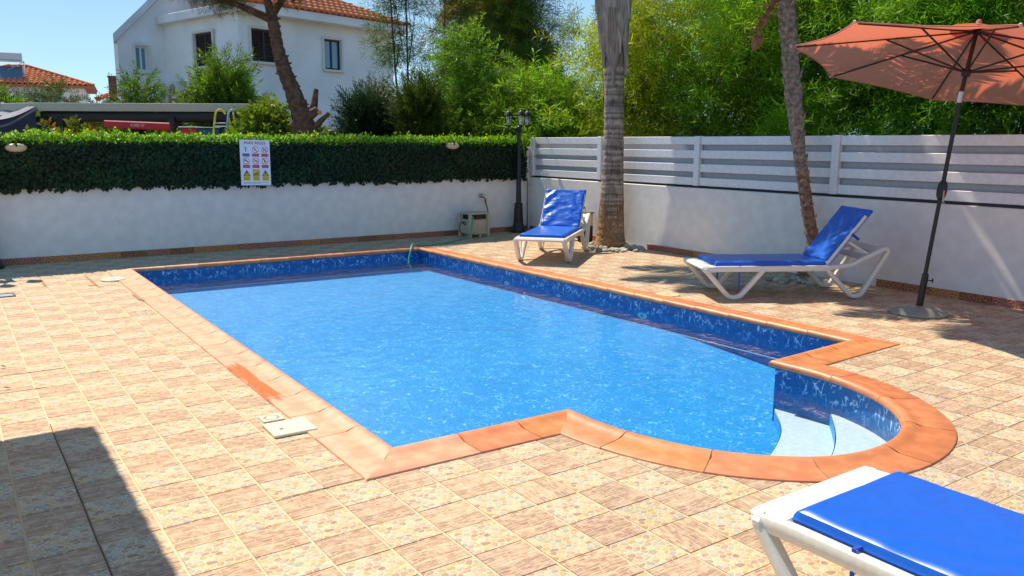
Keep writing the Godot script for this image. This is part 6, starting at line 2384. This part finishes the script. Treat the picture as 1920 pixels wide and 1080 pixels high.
	for k in 16:
		var a := TAU * k / 16.0
		b.box(Transform3D(Basis(Vector3.UP, -a), Vector3(cos(a) * 0.119, 0.14, sin(a) * 0.119)), Vector3(0.012, 0.25, 0.018), 0.003)
	obj("drum", b.mesh(), M.black, fb)
	b = MB.new()
	b.box(T(-0.05, 0.375, 0), Vector3(0.24, 0.205, 0.24), 0.012)
	obj("housing", b.mesh(), mat(L(0.58, 0.48, 0.28), 0.6, tex.fine, 2.0), fb)
	b = MB.new()
	b.box(T(-0.05, 0.489, 0), Vector3(0.27, 0.022, 0.27), 0.006)
	obj("lid", b.mesh(), mat(L(0.10, 0.08, 0.05), 0.6), fb)
	# covers let into the paving
	var lid := mat(L(0.72, 0.66, 0.46), 0.45, tex.fine, 2.0)
	var cv := thing("access_cover", "cream rectangular cover in the paving beside the left coping", "cover", Vector3(1.505, 0.0, -4.36), -0.03)
	b = MB.new()
	b.box(T(0, 0.009, 0), Vector3(0.245, 0.016, 0.235), 0.004)
	obj("plate", b.mesh(), lid, cv)
	b = MB.new()
	b.lathe([Vector2(0, 0.0), Vector2(0.012, 0.0), Vector2(0.012, 0.0025), Vector2(0, 0.0025)], 12, T(-0.055, 0.0168, 0.02))
	obj("finger_hole", b.mesh(), mat(L(0.22, 0.19, 0.14), 0.8), cv)
	cv = thing("floor_drain", "small square cream drain with a ring grate beside the rectangular cover", "drain", Vector3(1.475, 0.0, -4.585), -0.03)
	b = MB.new()
	b.box(T(0, 0.005, 0), Vector3(0.125, 0.010, 0.115), 0.002)
	obj("plate", b.mesh(), lid, cv)
	for k in 20:
		var a := TAU * k / 20.0
		b = MB.new()
		b.box(Transform3D(Basis(Vector3.UP, -a), Vector3(cos(a) * 0.040, 0.0102, sin(a) * 0.040)), Vector3(0.016, 0.0012, 0.006))
		obj("slot", b.mesh(), mat(L(0.25, 0.2, 0.12), 0.8), cv)
	cv = thing("skimmer_lid", "round cream lid on the paving near the far left pool corner", "lid", Vector3(1.575, 0.0, -10.45), 0.0)
	b = MB.new()
	b.lathe([Vector2(0, 0.0), Vector2(0.135, 0.0), Vector2(0.135, 0.014), Vector2(0.125, 0.022), Vector2(0.10, 0.020), Vector2(0.09, 0.014), Vector2(0, 0.014)], 28)
	obj("plate", b.mesh(), lid, cv)
	b = MB.new()
	b.box(T(0.0, 0.018, 0.0), Vector3(0.07, 0.008, 0.014), 0.002)
	obj("grip", b.mesh(), lid, cv)
	cv = thing("skimmer_lid_001", "round cream lid flush in the paving on the lounger side of the pool", "lid", Vector3(6.36, 0.0, -6.19), 0.0)
	b = MB.new()
	b.lathe([Vector2(0, 0.0), Vector2(0.135, 0.0), Vector2(0.135, 0.006), Vector2(0.12, 0.010), Vector2(0, 0.010)], 28)
	obj("plate", b.mesh(), mat(L(0.62, 0.50, 0.30), 0.5, tex.fine, 2.0), cv)
	b = MB.new()
	b.box(T(0.0, 0.012, 0.0), Vector3(0.07, 0.006, 0.014), 0.002)
	obj("grip", b.mesh(), lid, cv)
	cv = thing("channel_drain", "small metal drain grating at the left edge of the paving", "drain", Vector3(0.40, 0.0, -9.98), 0.03)
	b = MB.new()
	b.box(T(0, 0.006, -0.10), Vector3(0.30, 0.012, 0.02), 0.002)
	b.box(T(0, 0.006, 0.10), Vector3(0.30, 0.012, 0.02), 0.002)
	b.box(T(-0.14, 0.006, 0), Vector3(0.02, 0.012, 0.18), 0.002)
	b.box(T(0.14, 0.006, 0), Vector3(0.02, 0.012, 0.18), 0.002)
	obj("frame", b.mesh(), mat(L(0.10, 0.11, 0.13), 0.4), cv)
	b = MB.new()
	b.box(T(0, 0.003, 0), Vector3(0.26, 0.006, 0.18), 0.0)
	obj("plate", b.mesh(), mat(L(0.42, 0.46, 0.52), 0.3), cv)
	# fallen leaves
	var lg := leaf_mesh(0.06, 0.022, 0.3)
	var li := 0
	for q in [[Vector3(0.275, 0.008, -6.72), "curled brown leaf on the paving at the left edge"], [Vector3(0.265, 0.008, -6.12), "second brown leaf on the paving nearer to the shade"], [Vector3(2.42, WATER_Y + 0.004, -4.36), "pale leaf floating on the pool water"], [Vector3(0.38, 0.012, -4.09), "pale scrap lying on the shaded open joint"]]:
		var o := obj("fallen_leaf" if li == 0 else "fallen_leaf_%03d" % li, lg, mat(L(0.16, 0.085, 0.035), 0.8) if li < 2 else mat(L(0.62, 0.60, 0.5), 0.7))
		o.position = q[0]
		o.rotation = Vector3(-PI / 2.0 + 0.12, 0.9 + li * 0.7, 0.0)
		o.rotation_order = EULER_ORDER_YXZ
		tag(o, q[1], "leaf", "fallen leaves")
		li += 1

func porch():
	# the tiled porch roof at the left, outside the view, whose shadow falls on the near paving
	var p := thing("porch_roof", "tiled porch roof on posts just left of the view, shading the near paving", "porch", Vector3.ZERO)
	var b := MB.new()
	b.box(T(-1.75, 2.62, -4.1), Vector3(4.18, 0.12, 5.4), 0.01)
	obj("slab", b.mesh(), M.house, p)
	for i in 22:
		b = MB.new()
		var z := -6.72 + i * 0.245
		b.lathe([Vector2(0.0, -0.2), Vector2(0.115, -0.2), Vector2(0.105, 0.2), Vector2(0.0, 0.2)], 12, Transform3D(Basis(Vector3(0, 0, 1), PI / 2.0), Vector3(0.19, 2.69, z)))
		obj("edge_tile", b.mesh(), M.roof_tile, p)
	for z in [-6.5, -1.8]:
		for x in [-3.4]:
			b = MB.new()
			b.box(T(x, 1.28, z), Vector3(0.3, 2.56, 0.3), 0.02)
			obj("post", b.mesh(), M.house, p)
	b = MB.new()
	b.box(T(-0.35, 1.28, -6.55), Vector3(0.3, 2.56, 0.3), 0.02)
	obj("post", b.mesh(), M.house, p)
